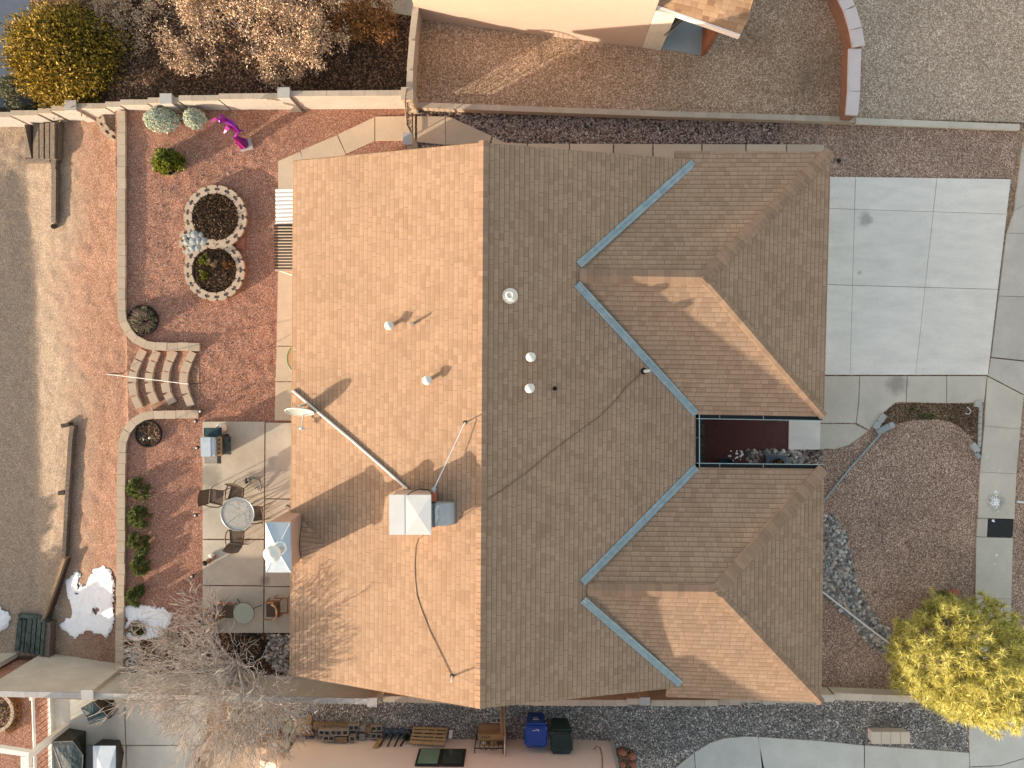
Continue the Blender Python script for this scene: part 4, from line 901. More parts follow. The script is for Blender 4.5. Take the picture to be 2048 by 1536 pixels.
leafmat('dark_litter', [(.05, .03, .02), (.14, .08, .04), (.28, .18, .10), (.08, .045, .03)])
leafmat('pale_twig', [(.34, .25, .2), (.46, .36, .3), (.55, .46, .40)])
def branchy(b, p, d, L, r, depth, rg, spread=.6, n=3, up=.1, seg=3, grav=0, minr=.003):
    pts = [p]; cur = p; dd = d.copy(); rs = [r]
    for i in range(seg):
        dd = (dd+rdir(rg)*.18+Vector((0, 0, up*.3))).normalized(); cur = cur+dd*L/seg; pts.append(cur); rs.append(r*(1-.42*(i+1)/seg))
    b.tube(pts, rs, 5 if r > .03 else (4 if r > .012 else 3))
    if depth <= 0: return [(cur, dd)]
    tips = []
    for k in range(n):
        i = seg if k < 2 else rg.randint(1, seg); nd = (dd+rdir(rg)*spread).normalized()
        tips += branchy(b, pts[i], nd, L*rg.uniform(.6, .88), max(minr, rs[i]*rg.uniform(.5, .72)), depth-1, rg, spread, n, up, seg, grav, minr)
    return tips
# ---- bare tree
rg = random.Random(21)
tb = P(498, 1300); t = thing('bare_tree', 'leafless grey tree whose branches spread over the bottom fence', 'tree', tuple(tb))
b = MB(); fork = tb+Vector((-.05, -.15, .75)); b.tube([tb-Vector((0, 0, .1)), tb+Vector((0, -.05, .4)), fork], [.13, .1, .09], 10); b.build('trunk', 'bark_dark', t)
cb = MB(); mains = [(-1, .25, .5), (-.9, -.2, .6), (-.7, .5, .75), (-.55, -.7, .65), (-.2, .6, 1.0), (.05, -.1, 1.3), (-.35, -.05, 1.2), (.3, -.8, .55), (.55, -.35, .7), (-.1, -1, .5), (.35, .25, 1.1), (-.75, .05, .9), (-.5, -1, .45), (.1, -.6, .9), (-.95, -.55, .5), (.7, -.55, .55), (.2, .3, 1.5), (-.3, .3, 1.6), (.4, -.1, 1.5)]
for i, m in enumerate(mains+[(-1, -.35, .3), (-.8, -.9, .35), (-.3, -1, .25), (.2, -1, .3), (-1, .1, .25), (-.8, .6, .4), (.9, .1, .6), (.8, -.7, .4), (-.6, .9, .8), (-.9, .8, .6), (-.3, .9, .5)]):
    d = Vector(m).normalized(); tips = branchy(cb, fork+Vector((rg.uniform(-.08, .08), rg.uniform(-.08, .08), rg.uniform(-.1, .1))), d, rg.uniform(.92, 1.2), .042, 4, rg, .52, 3 if i % 3 else 2, .10, 3, minr=.009)
    for p, dd in tips:
        for _k in range(2): q_ = (dd+rdir(rg)*.6).normalized(); cb.tube([p, p+q_*.16, p+q_*.3+rdir(rg)*.03], [.010, .008, .006], 3)
cb.build('crown', 'bark', t)
# ---- juniper top left
def dome(name, lab, cat, c, rx_, ry_, h, z0, n, m, L, w_, seed, tips=.5, trunk=True, lump=.16, droop=0, group=None, inner='bark_dark'):
    rg = random.Random(seed); t = thing(name, lab, cat, (c[0], c[1], z0), group=group)
    if trunk:
        b = MB(); b.tube([(c[0], c[1], z0-.1), (c[0]+.03, c[1], z0+h*.45), (c[0], c[1], z0+h*.75)], [.05*h, .03*h, .01*h], 7)
        for i in range(7):
            a = rg.random()*6.28; b.tube([(c[0], c[1], z0+h*(.15+.06*i)), (c[0]+rx_*.6*math.cos(a), c[1]+ry_*.6*math.sin(a), z0+h*(.35+.07*i))], [.018*h, .006*h], 5)
        b.build('trunk', inner, t)
    b = MB(); cl = []
    nc = max(14, int(n/70))
    for i in range(nc):   # clumps near the shell
        d = rdir(rg, .25); d.z = abs(d.z)*1.0-.12; rr = rg.uniform(.66, 1.0)+lump*nz(d.x, d.y, 2.2, seed); cl.append((Vector((c[0]+d.x*rx_*rr, c[1]+d.y*ry_*rr, z0+h*.12+max(0, d.z)*h*.88*rr)), d))
    for i in range(n):
        p, d = cl[rg.randrange(nc)]; q_ = rdir(rg); sz = .17*min(rx_, h)*(.5+rg.random()); pos = p+q_*sz; dd = (d*tips+rdir(rg)*.7+Vector((0, 0, .3-droop))).normalized()
        leaf(b, pos, dd, L*rg.uniform(.6, 1.3), w_, rg)
    b.build('crown', m, t); return t
jc = P(126, 102, .3); t = dome('juniper', 'large rounded golden green juniper lit along its lower left edge', 'tree', (jc.x+.1, jc.y-.1), 2.05, 1.5, 3.0, -1.05, 46000, 'juniper_leaf', .095, .05, 3, lump=.16)
sc = P(32, 178, -.4); dome('shrub', 'grey green shrub half in the frame left of the juniper', 'shrub', (sc.x, sc.y), .75, .7, 1.2, -1.1, 6000, 'olive_leaf', .07, .035, 4)
# ---- pines lower right
def pine(t, c, z0, h, rx_, ry_, ntuft, seed, L=.19, per=46, zmin=.25, wd=.014, m='pine_needle'):
    rg = random.Random(seed); b = MB(); tw = MB(); core = MB(); tr = MB()
    tr.tube([(c[0], c[1], z0-.1), (c[0]+.04, c[1], z0+h*.5), (c[0], c[1], z0+h*.85)], [.14, .09, .03], 8); tips = []
    for i in range(ntuft):
        d = rdir(rg); d.z = rg.uniform(-.1, 1.0); rr = (.62+.38*rg.random()**.5)*(1+.26*nz(d.x*2.2, d.y*2.2, 1.5, seed)); rad = math.sqrt(max(0, 1-(d.z*.995)**2)) if d.z > 0 else 1
        hd = Vector((d.x, d.y, 0)); hd = hd.normalized() if hd.length > .05 else Vector((1, 0, 0))
        p = Vector((c[0]+hd.x*rx_*rad*rr, c[1]+hd.y*ry_*rad*rr, z0+h*zmin+(h*(1-zmin))*max(0, d.z)*rr*.98)); ax = (hd*.7*rad+Vector((0, 0, .75))+rdir(rg)*.35).normalized()
        st = Vector((c[0], c[1], z0+h*(.2+.5*max(0, d.z)*rr))); tips.append(p)
        if i % 12 == 0: tw.tube([st, (st+p)/2-Vector((0, 0, .2)), p-Vector((0, 0, .12))], [.028, .02, .009], 4)
        else: tw.tube([p-ax*.25+rdir(rg)*.05, p], [.012, .008], 3)
        for j in range(per):
            s = rg.random(); base = p-ax*.14*s; q_ = (ax*rg.uniform(.15, .9)+rdir(rg)*.95).normalized(); blade(b, base, q_, L*rg.uniform(.75, 1.15), wd, rg)
    tr.build('trunk', 'bark_dark', t); tw.build('branches', 'bark_dark', t); b.build('crown', m, t)
pc_ = P(1944, 1331, 2.2); t = thing('pine_tree', 'big round golden green pine with long sunlit needles', 'tree', (pc_.x-.3, pc_.y+.1, 0)); pine(t, (pc_.x, pc_.y), 0, 4.3, 1.98, 1.88, 1250, 11, L=.24, per=52, wd=.02)
dc_ = P(1895, 1222, .8); t = thing('pine_shrub', 'dark shaded young pine behind the upper edge of the golden pine', 'shrub', (dc_.x, dc_.y, 0)); pine(t, (dc_.x, dc_.y), 0, 1.3, .75, .5, 80, 12, m='dwarf_leaf')
t = thing('boulder', 'pinkish boulder at the tip of the dark young pine', 'boulder', tuple(P(1907, 1184))); MB().rock(P(1907, 1186, .06), .22, .5, seg=7).build('boulder', 'red_stone', t)
# ---- dwarf conifers along the retaining wall
for i, (u, v, s_, lab) in enumerate(((276, 978, .36, 'first dwarf conifer below the round black edged bed'), (277, 1037, .34, 'second dwarf conifer in the row along the block wall'), (277, 1087, .36, 'middle dwarf conifer in the row along the block wall'), (279, 1132, .29, 'fourth dwarf conifer in the row, just above the shade'), (271, 1192, .31, 'dwarf conifer beside the upper edge of the snow'), (275, 1260, .25, 'small dark shrub poking through the snow'))):
    c = P(u, v, .15); dome('dwarf_conifer', lab, 'shrub', (c.x, c.y), s_, s_*1.05, .34 if i < 5 else .22, 0, 3200 if i < 5 else 1500, 'dwarf_leaf', .085, .022, 40+i, tips=.9, lump=.1, group='dwarf conifers along the block wall')
# ---- pale potted shrubs
for i, (u, v, rx_, ry_, lab) in enumerate(((321, 238, .60, .42, 'wide pale sage shrub in a white bowl by the cream fence'), (388, 236, .36, .33, 'smaller pale sage shrub in a white bowl left of the purple sculpture'))):
    c = P(u, v, .35); t = dome('sage_shrub', lab, 'shrub', (c.x, c.y), rx_, ry_, .6, .12, 1, 'sage_leaf', .06, .045, 60+i, trunk=True)
    bpy.data.objects.remove([o for o in t.children if o.name.startswith('crown')][0]); rg = random.Random(80+i); b = MB()
    for k in range(430 if i == 0 else 260):   # rosettes
        d = rdir(rg, .5); d.z = abs(d.z); p = Vector((c.x+d.x*rx_*rg.uniform(.75, 1), c.y+d.y*ry_*rg.uniform(.75, 1), .15+d.z*.52)); ax = (d+rdir(rg)*.3).normalized()
        for j in range(11): q_ = (ax*.6+rdir(rg)*.9).normalized(); leaf(b, p, q_, .065, .04, rg)
    b.build('crown', 'sage_leaf', t)
    r0 = .27 if i == 0 else .25; pc2 = P(318 if i == 0 else 389, 247 if i == 0 else 243, 0)
    pt = thing('bowl_planter', ['white bowl planter under the wide sage shrub', 'white bowl planter under the smaller sage shrub'][i], 'planter', tuple(pc2), group='white bowl planters'); pt2 = MB().lathe(pc2, [(r0*.6, 0), (r0, .22), (r0+.02, .25), (r0-.03, .25), (r0-.06, .18), (.001, .18)], 26, cap=False).build('bowl', 'white_paint', pt)
    MB().lathe(pc2, [(r0-.05, .18), (r0-.05, .2), (.001, .21)], 20).build('soil', 'core_shade_gravel', pt)
# ---- ring edged shrubs
def edged(u, v, ru, lab, soil='leaf_litter', m='black_rubber', h=.12):
    c = P(u, v, .05); r = ru/60; t = thing('tree_ring', lab, 'edging', tuple(c)); MB().lathe((c.x, c.y, 0), [(r, -.05), (r, h), (r-.03, h), (r-.03, .0)], 36, cap=False).build('rim', m, t)
    MB().lathe((c.x, c.y, 0), [(r-.02, .0), (r-.02, .035), (.001, .05)], 30, cap=False).build('soil', soil, t); return c
edged(338, 325, 27, 'pale edged ring bed round the bright green shrub', m='timber_warm'); c = P(331, 321, .4); dome('bright_shrub', 'bright yellow green shrub in a ring below the pale sage shrubs', 'shrub', (c.x, c.y), .47, .40, .75, 0, 5200, 'bright_leaf', .075, .05, 70)
edged(286, 640, 31, 'round bed at the curve of the upper block wall'); c = P(284, 642, .3); dome('dry_shrub', 'half green twiggy shrub at the curve of the upper block wall', 'shrub', (c.x, c.y), .42, .42, .55, 0, 1500, 'olive_leaf', .06, .03, 71)
rg = random.Random(5); b = MB()
for i in range(160): a = rg.random()*6.28; q_ = Vector((math.cos(a), math.sin(a), rg.uniform(.6, 2))).normalized(); p = Vector((c.x, c.y, .05)); b.tube([p, p+q_*.3, p+q_*.55+rdir(rg)*.06], [.006, .005, .002], 3)
b.build('twigs', 'pale_twig', bpy.data.objects['dry_shrub'])
edged(297, 868, 27, 'round black edged bed inside the curve of the lower block wall')
t = thing('pinwheel', 'dark garden pinwheel standing in the round black edged bed', 'ornament', tuple(P(300, 872)))
c = P(298, 870, .0); b = MB(); b.tube([c, c+Vector((0, 0, .5))], .012, 6); b.build('stem', 'black_metal', t); b = MB()
for i in range(6): a = i*1.047; d = Vector((math.cos(a), math.sin(a), 0)); b.add([c+Vector((0, 0, .5)), c+d*.13+Vector((-d.y*.05, d.x*.05, .53)), c+d*.15+Vector((d.y*.04, -d.x*.04, .47))], [[0, 1, 2]])
b.build('blades', 'black_metal', t); MB().rock(P(299, 876, .2), .05, .8).build('ornament', 'white_paint', t)
edged(500, 1293, 27, 'dark ring round the base of the bare tree', m='black_rubber', h=.16)
# ---- plants inside planter rings
rg = random.Random(9)
def tuftcloud(name, lab, c, r, n, m, L, w_, z, cat='plants', up=.6, zs=.12):
    b = MB()
    for i in range(n):
        a = rg.random()*6.28; d = r*math.sqrt(rg.random()); p = Vector((c[0]+d*math.cos(a), c[1]+d*math.sin(a), z+rg.random()*zs)); leaf(b, p, rdir(rg, up), L*rg.uniform(.5, 1.4), w_, rg)
    o = b.build(name, m); tag(o, lab, cat); return o
tuftcloud('dry_plants', 'mat of brown dead leaves filling the upper planter ring', (cA.x, cA.y), rA-.15, 3800, 'dark_litter', .06, .03, .12)
tuftcloud('dry_plants', 'mat of dark dead leaves filling the lower planter ring', (cB.x, cB.y), rB-.15, 2600, 'dark_litter', .05, .025, .12)
for i, (u, v, s_, m, lab) in enumerate(((410, 521, .16, 'bright_leaf', 'yellow green clump at the upper left of the lower planter ring'), (406, 550, .12, 'bright_leaf', 'small yellow green clump at the left of the lower planter ring'), (424, 524, .13, 'straw', 'straw coloured clump in the middle of the lower planter ring'), (456, 528, .12, 'rust_leaf', 'orange brown clump at the right of the lower planter ring'))):
    c = P(u, v, .25); dome('small_plant', lab, 'plant', (c.x, c.y), s_*1.2, s_*1.2, .28, .14, 1100, m, .05, .02, 90+i, group='clumps in the lower planter ring')
# ---- top neighbour's dry shrubs
def dryshrub(u, v, z, r, h, seed, lab, z0, m='dry_leaf', nl=6000, name='dry_shrub', L=.07):
    rg = random.Random(seed); c = P(u, v, z); t = thing(name, lab, 'shrub', (c.x, c.y, z0)); b = MB(); p = Vector((c.x, c.y, z0)); tips = []
    for i in range(9):
        d = Vector((rg.uniform(-1, 1), rg.uniform(-1, 1), rg.uniform(.4, 1.6))).normalized(); tips += branchy(b, p, d, h*.42, .02, 3, rg, .7, 3, .1, 2, minr=.0045)
    b.build('twigs', 'pale_twig', t); b = MB()
    for i in range(nl):
        q_, dd = tips[rg.randrange(len(tips))]; pos = q_+rdir(rg)*r*.22*rg.random()
        leaf(b, pos, (dd+rdir(rg)).normalized(), L*rg.uniform(.5, 1.3), .034, rg)
    b.build('crown', m, t)
dryshrub(478, 50, 1.0, 1.5, 2.0, 1, 'large pale pinkish dry shrub at the top, left of centre', 0, nl=9000)
dryshrub(612, 62, 1.0, 1.2, 1.7, 2, 'pale cream dry shrub nearest the cream fence', 0, nl=9000)
dryshrub(390, 45, .6, 1.2, 1.5, 3, 'dim brown dry shrub between the juniper and the large pink shrub', -.0, nl=5000)
dryshrub(262, 22, .2, 1.2, 1.5, 4, 'golden brown dry shrub right of the white kerbs', -.8, nl=6000)
dryshrub(560, 10, .8, 1.2, 1.6, 5, 'dry shrub at the top edge behind the two pale shrubs', 0, nl=6000)
dryshrub(725, 45, .4, 1.0, 1.1, 6, 'rust coloured shrub beside the two green stakes', 0, 'rust_leaf', 6500, 'rusty_shrub')
dryshrub(668, 22, .3, .8, .9, 7, 'orange shrub behind the pale cream shrub', 0, 'rust_leaf', 4500, 'rusty_shrub')
for u, v, lab in ((696, 28, 'green topped round stake left of the rusty shrub'), (724, 40, 'green topped round stake in the rusty shrub')):
    p = P(u, v, .6); t = thing('garden_stake', lab, 'stake', (p.x, p.y, 0), group='green topped stakes'); MB().tube([(p.x, p.y, 0), (p.x, p.y, .55)], .02, 6).build('pole', 'green_plastic', t); MB().lathe((p.x, p.y, .55), [(.08, 0), (.085, .03), (.06, .08), (.001, .1)], 14).build('cap', 'green_glass', t)
b = MB(); rg = random.Random(77)
x0, x1, y0, y1 = P(120, 190).x, P(815, 190).x, YT+.3, YT+3.8
for i in range(16000):
    x, y = rg.uniform(x0, x1), rg.uniform(y0, y1)
    if nz(x, y, .7, 4)+.25 < rg.random()*.55: continue
    leaf(b, Vector((x, y, soil_z(x, y)+.012)), rdir(rg, .25), .05*rg.uniform(.5, 1.4), .03, rg)
struct(b.build('fallen_leaves', 'dark_litter'), 'stuff')
# kerbs top left
t = thing('white_kerb', 'white kerb strip hidden mostly behind the juniper', 'kerb', tuple(P(90, 100, -.9))); MB().solid([P(u, v, -.85) for u, v in ((80, 222), (90, 222), (110, -20), (98, -20))], .3).build('kerb', 'white_paint', t)
t = thing('white_kerb', 'white kerb strip at the top edge right of the juniper', 'kerb', tuple(P(168, 10, -.9))); MB().solid([P(u, v, -.75) for u, v in ((163, 60), (173, 60), (178, -20), (167, -20))], .4).build('kerb', 'white_paint', t)
# ---- purple bird and flower sculpture
pb_ = P(489, 288, 0); t = thing('bird_sculpture', 'shiny purple metal hummingbird sculpture on a square concrete base', 'sculpture', tuple(pb_))
MB().prism([W2(478, 285, .06), W2(501, 276, .06), W2(506, 297, .06), W2(482, 303, .06)], 0, .06).build('base', 'cap_grey', t)
def strip(name, pts, ws, m, th=.02, nrm=None):
    b = MB(); vs = []; n = len(pts)
    for i, p in enumerate(pts):
        p = Vector(p); d = (Vector(pts[min(i+1, n-1)])-Vector(pts[max(i-1, 0)])).normalized(); s = d.cross(nrm or Vector((0, 0, 1)))
        s = s.normalized(); up = s.cross(d); vs += [p+s*ws[i], p+up*th*1.5, p-s*ws[i], p-up*th]
    fs = []
    for i in range(n-1):
        for j in range(4): fs.append([i*4+j, i*4+(j+1) % 4, i*4+4+(j+1) % 4, i*4+4+j])
    fs += [[3, 2, 1, 0], [n*4-4, n*4-3, n*4-2, n*4-1]]; b.add(vs, fs); return b.build(name, m, t, smooth=False)
x, y = pb_.x, pb_.y
b = MB(); b.add([(x-.20, y+.02, .06), (x+.12, y+.14, .06), (x+.16, y-.1, .06), (x-.06, y-.20, .06), (x-.10, y+.03, .75), (x+.02, y+.06, .78), (x+.03, y+.0, .75), (x-.07, y-.04, .74)], [[3, 2, 1, 0], [4, 5, 6, 7], [0, 1, 5, 4], [1, 2, 6, 5], [2, 3, 7, 6], [3, 0, 4, 7]]); b.build('pedestal', 'purple_paint', t)
b = MB(); b.add([(x-.12, y-.19, .062), (x+.08, y-.3+.13, .062), (x+.0, y-.02, .72), (x-.06, y-.05, .72)], [[0, 1, 2, 3], [3, 2, 1, 0]]); b.build('pedestal_panel', 'magenta_paint', t)
B = [Vector((x-.02, y+.02, .72)), P(478, 262, 1.0), P(470, 252, 1.15), P(460, 244, 1.25), P(450, 241, 1.32), P(443, 241, 1.36)]
b = MB(); b.tube(B, [.035, .05, .085, .11, .085, .05], 10); b.build('body', 'purple_paint', t, smooth=True)
b = MB(); b.lathe(P(441, 242, 1.38), [(.001, -.07), (.055, -.045), (.07, 0), (.055, .045), (.001, .07)], 12, cap=False); b.build('head', 'purple_paint', t, smooth=True)
strip('beak', [P(440, 240, 1.4), P(432, 237, 1.42), P(425, 240, 1.4), P(421, 247, 1.34), P(420, 256, 1.28)], [.05, .045, .03, .018, .008], 'magenta_paint', .012)
strip('wing', [P(452, 243, 1.36), P(447, 238, 1.55), P(443, 232, 1.68), P(439, 228, 1.74)], [.09, .10, .06, .01], 'purple_paint', .008, Vector((.4, -.6, .3)))
strip('wing', [P(462, 250, 1.2), P(456, 254, 1.25), P(451, 260, 1.2), P(447, 266, 1.12)], [.06, .07, .05, .015], 'magenta_paint', .008)
strip('tail', [P(455, 252, 1.2), P(464, 257, 1.08), P(474, 263, .95)], [.03, .05, .045], 'magenta_paint', .01)
strip('leaf', [P(476, 266, .85), P(471, 273, .5), P(470, 283, .2), P(476, 290, .07)], [.01, .05, .06, .03], 'magenta_paint', .008, Vector((.5, .3, .5)))
strip('leaf', [P(477, 264, .9), P(482, 260, .95), P(487, 262, .8), P(490, 270, .5)], [.01, .04, .045, .02], 'purple_paint', .008)
# ---- hand rail
t = thing('hand_rail', 'thin white hand rail standing over the curved block steps', 'railing', tuple(P(300, 760)))
a = P(213, 748, .35); c = P(377, 768, 1.0)
ga, gc = Vector((a.x, a.y, zg(a.x))), Vector((c.x, c.y, 0)); MB().tube([a, c], .012, 6).build('rail', 'white_paint', t)
for p, g in ((a, ga), (c, gc)): MB().tube([g-Vector((0, 0, .05)), p], .016, 6).build('post', 'black_metal', t)
# ---- path lights
for i, (u, v, lab) in enumerate(((395, 895, 'path light left of the barbecue'), (392, 1030, 'path light left of the glass table'), (385, 1152, 'path light near the clay figurine'), (392, 842, 'path light at the upper corner of the patio'), (402, 822, 'path light at the end of the lower block wall'))):
    p = P(u, v, .3); t = thing('path_light', 'small black and white domed '+lab, 'light', (p.x, p.y, 0), group='solar path lights'); MB().tube([(p.x, p.y, 0), (p.x, p.y, .28)], .012, 6).build('stake', 'black_metal', t)
    MB().lathe((p.x, p.y, .27), [(.035, 0), (.07, .03), (.07, .05)], 14).build('shade', 'black_rubber', t); MB().lathe((p.x-.02, p.y-.01, .32), [(.036, 0), (.034, .015), (.02, .03), (.001, .035)], 14).build('lens', 'white_paint' if i != 0 else 'white_metal', t)
# ---- barbecue
gp = P(421, 893, .95); t = thing('gas_grill', 'stainless gas barbecue with side shelves standing on the patio edge', 'barbecue', (gp.x, gp.y, .055))
def bx(name, m, c, s_, rz=0, par=None): return MB().box((gp.x+c[0], gp.y+c[1], c[2]), s_, rz).build(name, m, par or t)
bx('cabinet', 'black_metal', (.02, 0, .46), (.50, .62, .78)); hd = bx('lid', 'galvanised', (-.10, 0, 1.0), (.32, .62, .18)); bx('lid_front', 'galvanised', (.11, 0, .985), (.14, .60, .14), par=hd); MB().tube([(gp.x+.2, gp.y-.24, 1.02), (gp.x+.2, gp.y+.24, 1.02)], .013, 6).build('lid_handle', 'white_metal', hd)
bx('lid_seam', 'black_metal', (.035, 0, 1.0), (.012, .6, .175), par=hd)
pn = bx('control_panel', 'timber_warm', (.27, 0, .90), (.16, .62, .06))
for i in range(4): MB().lathe((gp.x+.28, gp.y-.22+.145*i, .93), [(.026, 0), (.022, .03), (.001, .03)], 10).build('knob', 'black_rubber', pn)
bx('side_shelf', 'cover_fabric', (0, .46, .86), (.50, .28, .04)); bx('side_shelf', 'cinder', (-.02, -.44, .86), (.44, .25, .04)); bx('shelf_end', 'black_metal', (.24, -.44, .86), (.12, .25, .045)); bx('front_shelf', 'timber_green', (.44, .0, .62), (.20, .60, .03)); bx('shelf_end', 'black_metal', (.27, .48, .84), (.1, .26, .05))
for dy in (-.27, .27): b = MB(); b.lathe((gp.x+.2, gp.y+dy, .12), [(.001, -.065), (.06, -.05), (.065, 0), (.06, .05), (.001, .065)], 12, cap=False); b.build('wheel', 'black_rubber', t)
c = P(441, 856, .3); t = thing('propane_tank', 'white propane tank beside the upper shelf of the barbecue', 'tank', (c.x, c.y, .055)); MB().lathe((c.x, c.y, .055), [(.1, 0), (.15, .06), (.155, .2), (.14, .3), (.06, .36), (.05, .4), (.001, .4)], 22).build('tank', 'white_paint', t, smooth=True); MB().lathe((c.x, c.y, .36), [(.09, 0), (.1, .12), (.09, .12), (.08, 0)], 18, cap=False).build('collar', 'white_paint', t)
# ---- patio chairs round the glass table
MATS['bronze_mesh'].node_tree.nodes['Principled BSDF'].inputs['Alpha'].default_value = .78
def patio_chair(lab):
    t = thing('patio_chair', lab, 'chair', (0, 0, 0), group='bronze mesh chairs round the glass table')   # faces +x
    b = MB(); b.solid([V3(-.20, -.20, .40), V3(.24, -.24, .43), V3(.24, .24, .43), V3(-.20, .20, .40)], .018); b.build('seat', 'bronze_mesh', t)
    b = MB(); vs = []; 
    for i in range(5):
        for j in range(7):
            a = (j/6-.5); zz = .46+.46*i/4; xx = -.20-.14*i/4-.05*(1-4*a*a)*(i/4)
            vs.append((xx, a*.46*(1+.12*i/4), zz))
    fs = [[i*7+j, i*7+j+1, i*7+7+j+1, i*7+7+j] for i in range(4) for j in range(6)]
    b.add(vs, fs); b.add([(v[0]-.012, v[1], v[2]) for v in vs], [f[::-1] for f in fs]); bo = b.build('backrest', 'bronze_mesh', t)
    top = [vs[28+j] for j in range(7)]; MB().tube([vs[0]]+[vs[7*i] for i in range(1, 5)]+top[1:]+[vs[7*i+6] for i in (3, 2, 1, 0)], .016, 6).build('back_frame', 'brown_metal', bo)
    for sy in (-1, 1):
        MB().tube([V3(-.27, sy*.25, .64), V3(-.05, sy*.29, .66), V3(.18, sy*.28, .64), V3(.24, sy*.26, .56), V3(.24, sy*.25, .43)], [.02, .024, .02, .016, .016], 6).build('armrest', 'brown_metal', t)
        MB().tube([V3(.24, sy*.25, .44), V3(.27, sy*.26, 0)], .015, 6).build('leg', 'brown_metal', t); MB().tube([V3(-.20, sy*.22, .42), V3(-.30, sy*.25, 0)], .015, 6).build('leg', 'brown_metal', t)
    b = MB()
    for c in ((V3(-.2, -.21, .41), V3(.24, -.25, .43)), (V3(.24, -.25, .43), V3(.24, .25, .43)), (V3(.24, .25, .43), V3(-.2, .21, .41)), (V3(-.2, .21, .41), V3(-.2, -.21, .41))): b.tube(c, .015, 6)
    b.build('seat_frame', 'brown_metal', t); return t
ch = patio_chair('bronze mesh chair pulled out at the upper left of the glass table')
specs = [((432, 994), -.12, None), ((474, 986), -2.0+.25, 'bronze mesh chair tucked under the top of the glass table'), ((514, 1027), math.pi+.05, 'bronze mesh chair on the house side of the glass table'), ((474, 1075), 1.5, 'bronze mesh chair at the bottom of the glass table')]
for i, ((u, v), a, lab) in enumerate(specs):
    p = P(u, v, .45); 
    if i == 0: ch.location = (p.x, p.y, .055); ch.rotation_euler = (0, 0, a)
    else: dup(ch, (p.x, p.y, .055), a, lab)
c = P(475, 1028, .73); t = thing('glass_table', 'large round grey glass topped patio table', 'table', (c.x, c.y, .055))
q = Nt('frosted_glass', .25, 0, .5); q.b.inputs['Alpha'].default_value = .42; MATS['frosted_glass'] = q.base(q.mix(q.maprange(q.noise(9, 4), .3, .7, 0, 1), (.36, .40, .41), (.46, .50, .50)))
MB().lathe((c.x, c.y, .72), [(.01, 0), (.54, 0), (.54, .01), (.01, .01)], 48, cap=False).build('table_top', 'frosted_glass', t)
b = MB(); b.tube([V3(c.x+.545*math.cos(k*math.pi/24), c.y+.545*math.sin(k*math.pi/24), .728) for k in range(49)], .014, 6); b.build('rim', 'flashing', t)
MB().lathe((c.x, c.y, .715), [(.44, 0), (.53, 0), (.53, .008), (.44, .008)], 48, cap=False).build('inner_ring', 'glass_table', t)
for k in range(4):
    a = .75+k*math.pi/2; MB().tube([V3(c.x+.45*math.cos(a), c.y+.45*math.sin(a), .70), V3(c.x+.1*math.cos(a), c.y+.1*math.sin(a), .35), V3(c.x+.40*math.cos(a), c.y+.40*math.sin(a), .06)], .022, 6).build('leg', 'glass_table', t)
# driftwood ornament
rg = random.Random(31); c = P(507, 962, .15); t = thing('driftwood_ornament', 'lumpy grey driftwood ornament on the patio above the table', 'ornament', (c.x, c.y, .055))
b = MB(); 
for i in range(9): a = rg.random()*6.28; r = rg.uniform(.02, .16); b.rock((c.x-.12+r*math.cos(a), c.y+.05+r*.7*math.sin(a), .12+rg.random()*.12), rg.uniform(.03, .06), .9, rg)
b.build('left_lump', 'river_stone', t); b = MB()
b.tube([V3(c.x-.1, c.y+.05, .15), V3(c.x+.02, c.y+.14, .3), V3(c.x+.12, c.y+.1, .28), V3(c.x+.22, c.y+.06, .2), V3(c.x+.24, c.y-.2, .12), V3(c.x+.2, c.y-.36, .09)], [.03, .035, .03, .035, .028, .015], 7)
b.tube([V3(c.x+.12, c.y+.1, .28), V3(c.x+.10, c.y+.2, .4)], [.02, .01], 5); b.build('arch_limb', 'river_stone', t)
for dx, dy in ((.02, -.26), (.12, -.3)): b = MB(); b.rock((c.x+dx, c.y+dy, .09), .05, .7, rg); b.build('lump', 'cap_grey', t)
# figurine
c = P(412, 1125, .2); t = thing('clay_figurine', 'dark round headed clay figurine at the left edge of the patio', 'figurine', (c.x, c.y, .055)); MB().lathe((c.x+.06, c.y+.03, .055), [(.07, 0), (.09, .08), (.06, .2), (.04, .26)], 14).build('body', 'wood', t, smooth=True); MB().lathe((c.x, c.y, .30), [(.001, -.06), (.055, -.05), (.09, 0), (.07, .05), (.001, .07)], 14, cap=False).build('head', 'black_rubber', t, smooth=True)
c = P(425, 1112, .1); t = thing('shell_ornament', 'small pink and cream lumpy ornament beside the clay figurine', 'ornament', (c.x, c.y, .055)); b = MB(); b.rock((c.x, c.y, .12), .10, .8, rg, 8); b.build('lump', 'cap_pinkwhite', t); b = MB(); b.rock((c.x+.07, c.y-.02, .14), .06, .9, rg); b.build('bump', 'terracotta', t); MB().rock((c.x-.09, c.y+.01, .1), .045, .8, rg).build('bump', 'white_paint', t)
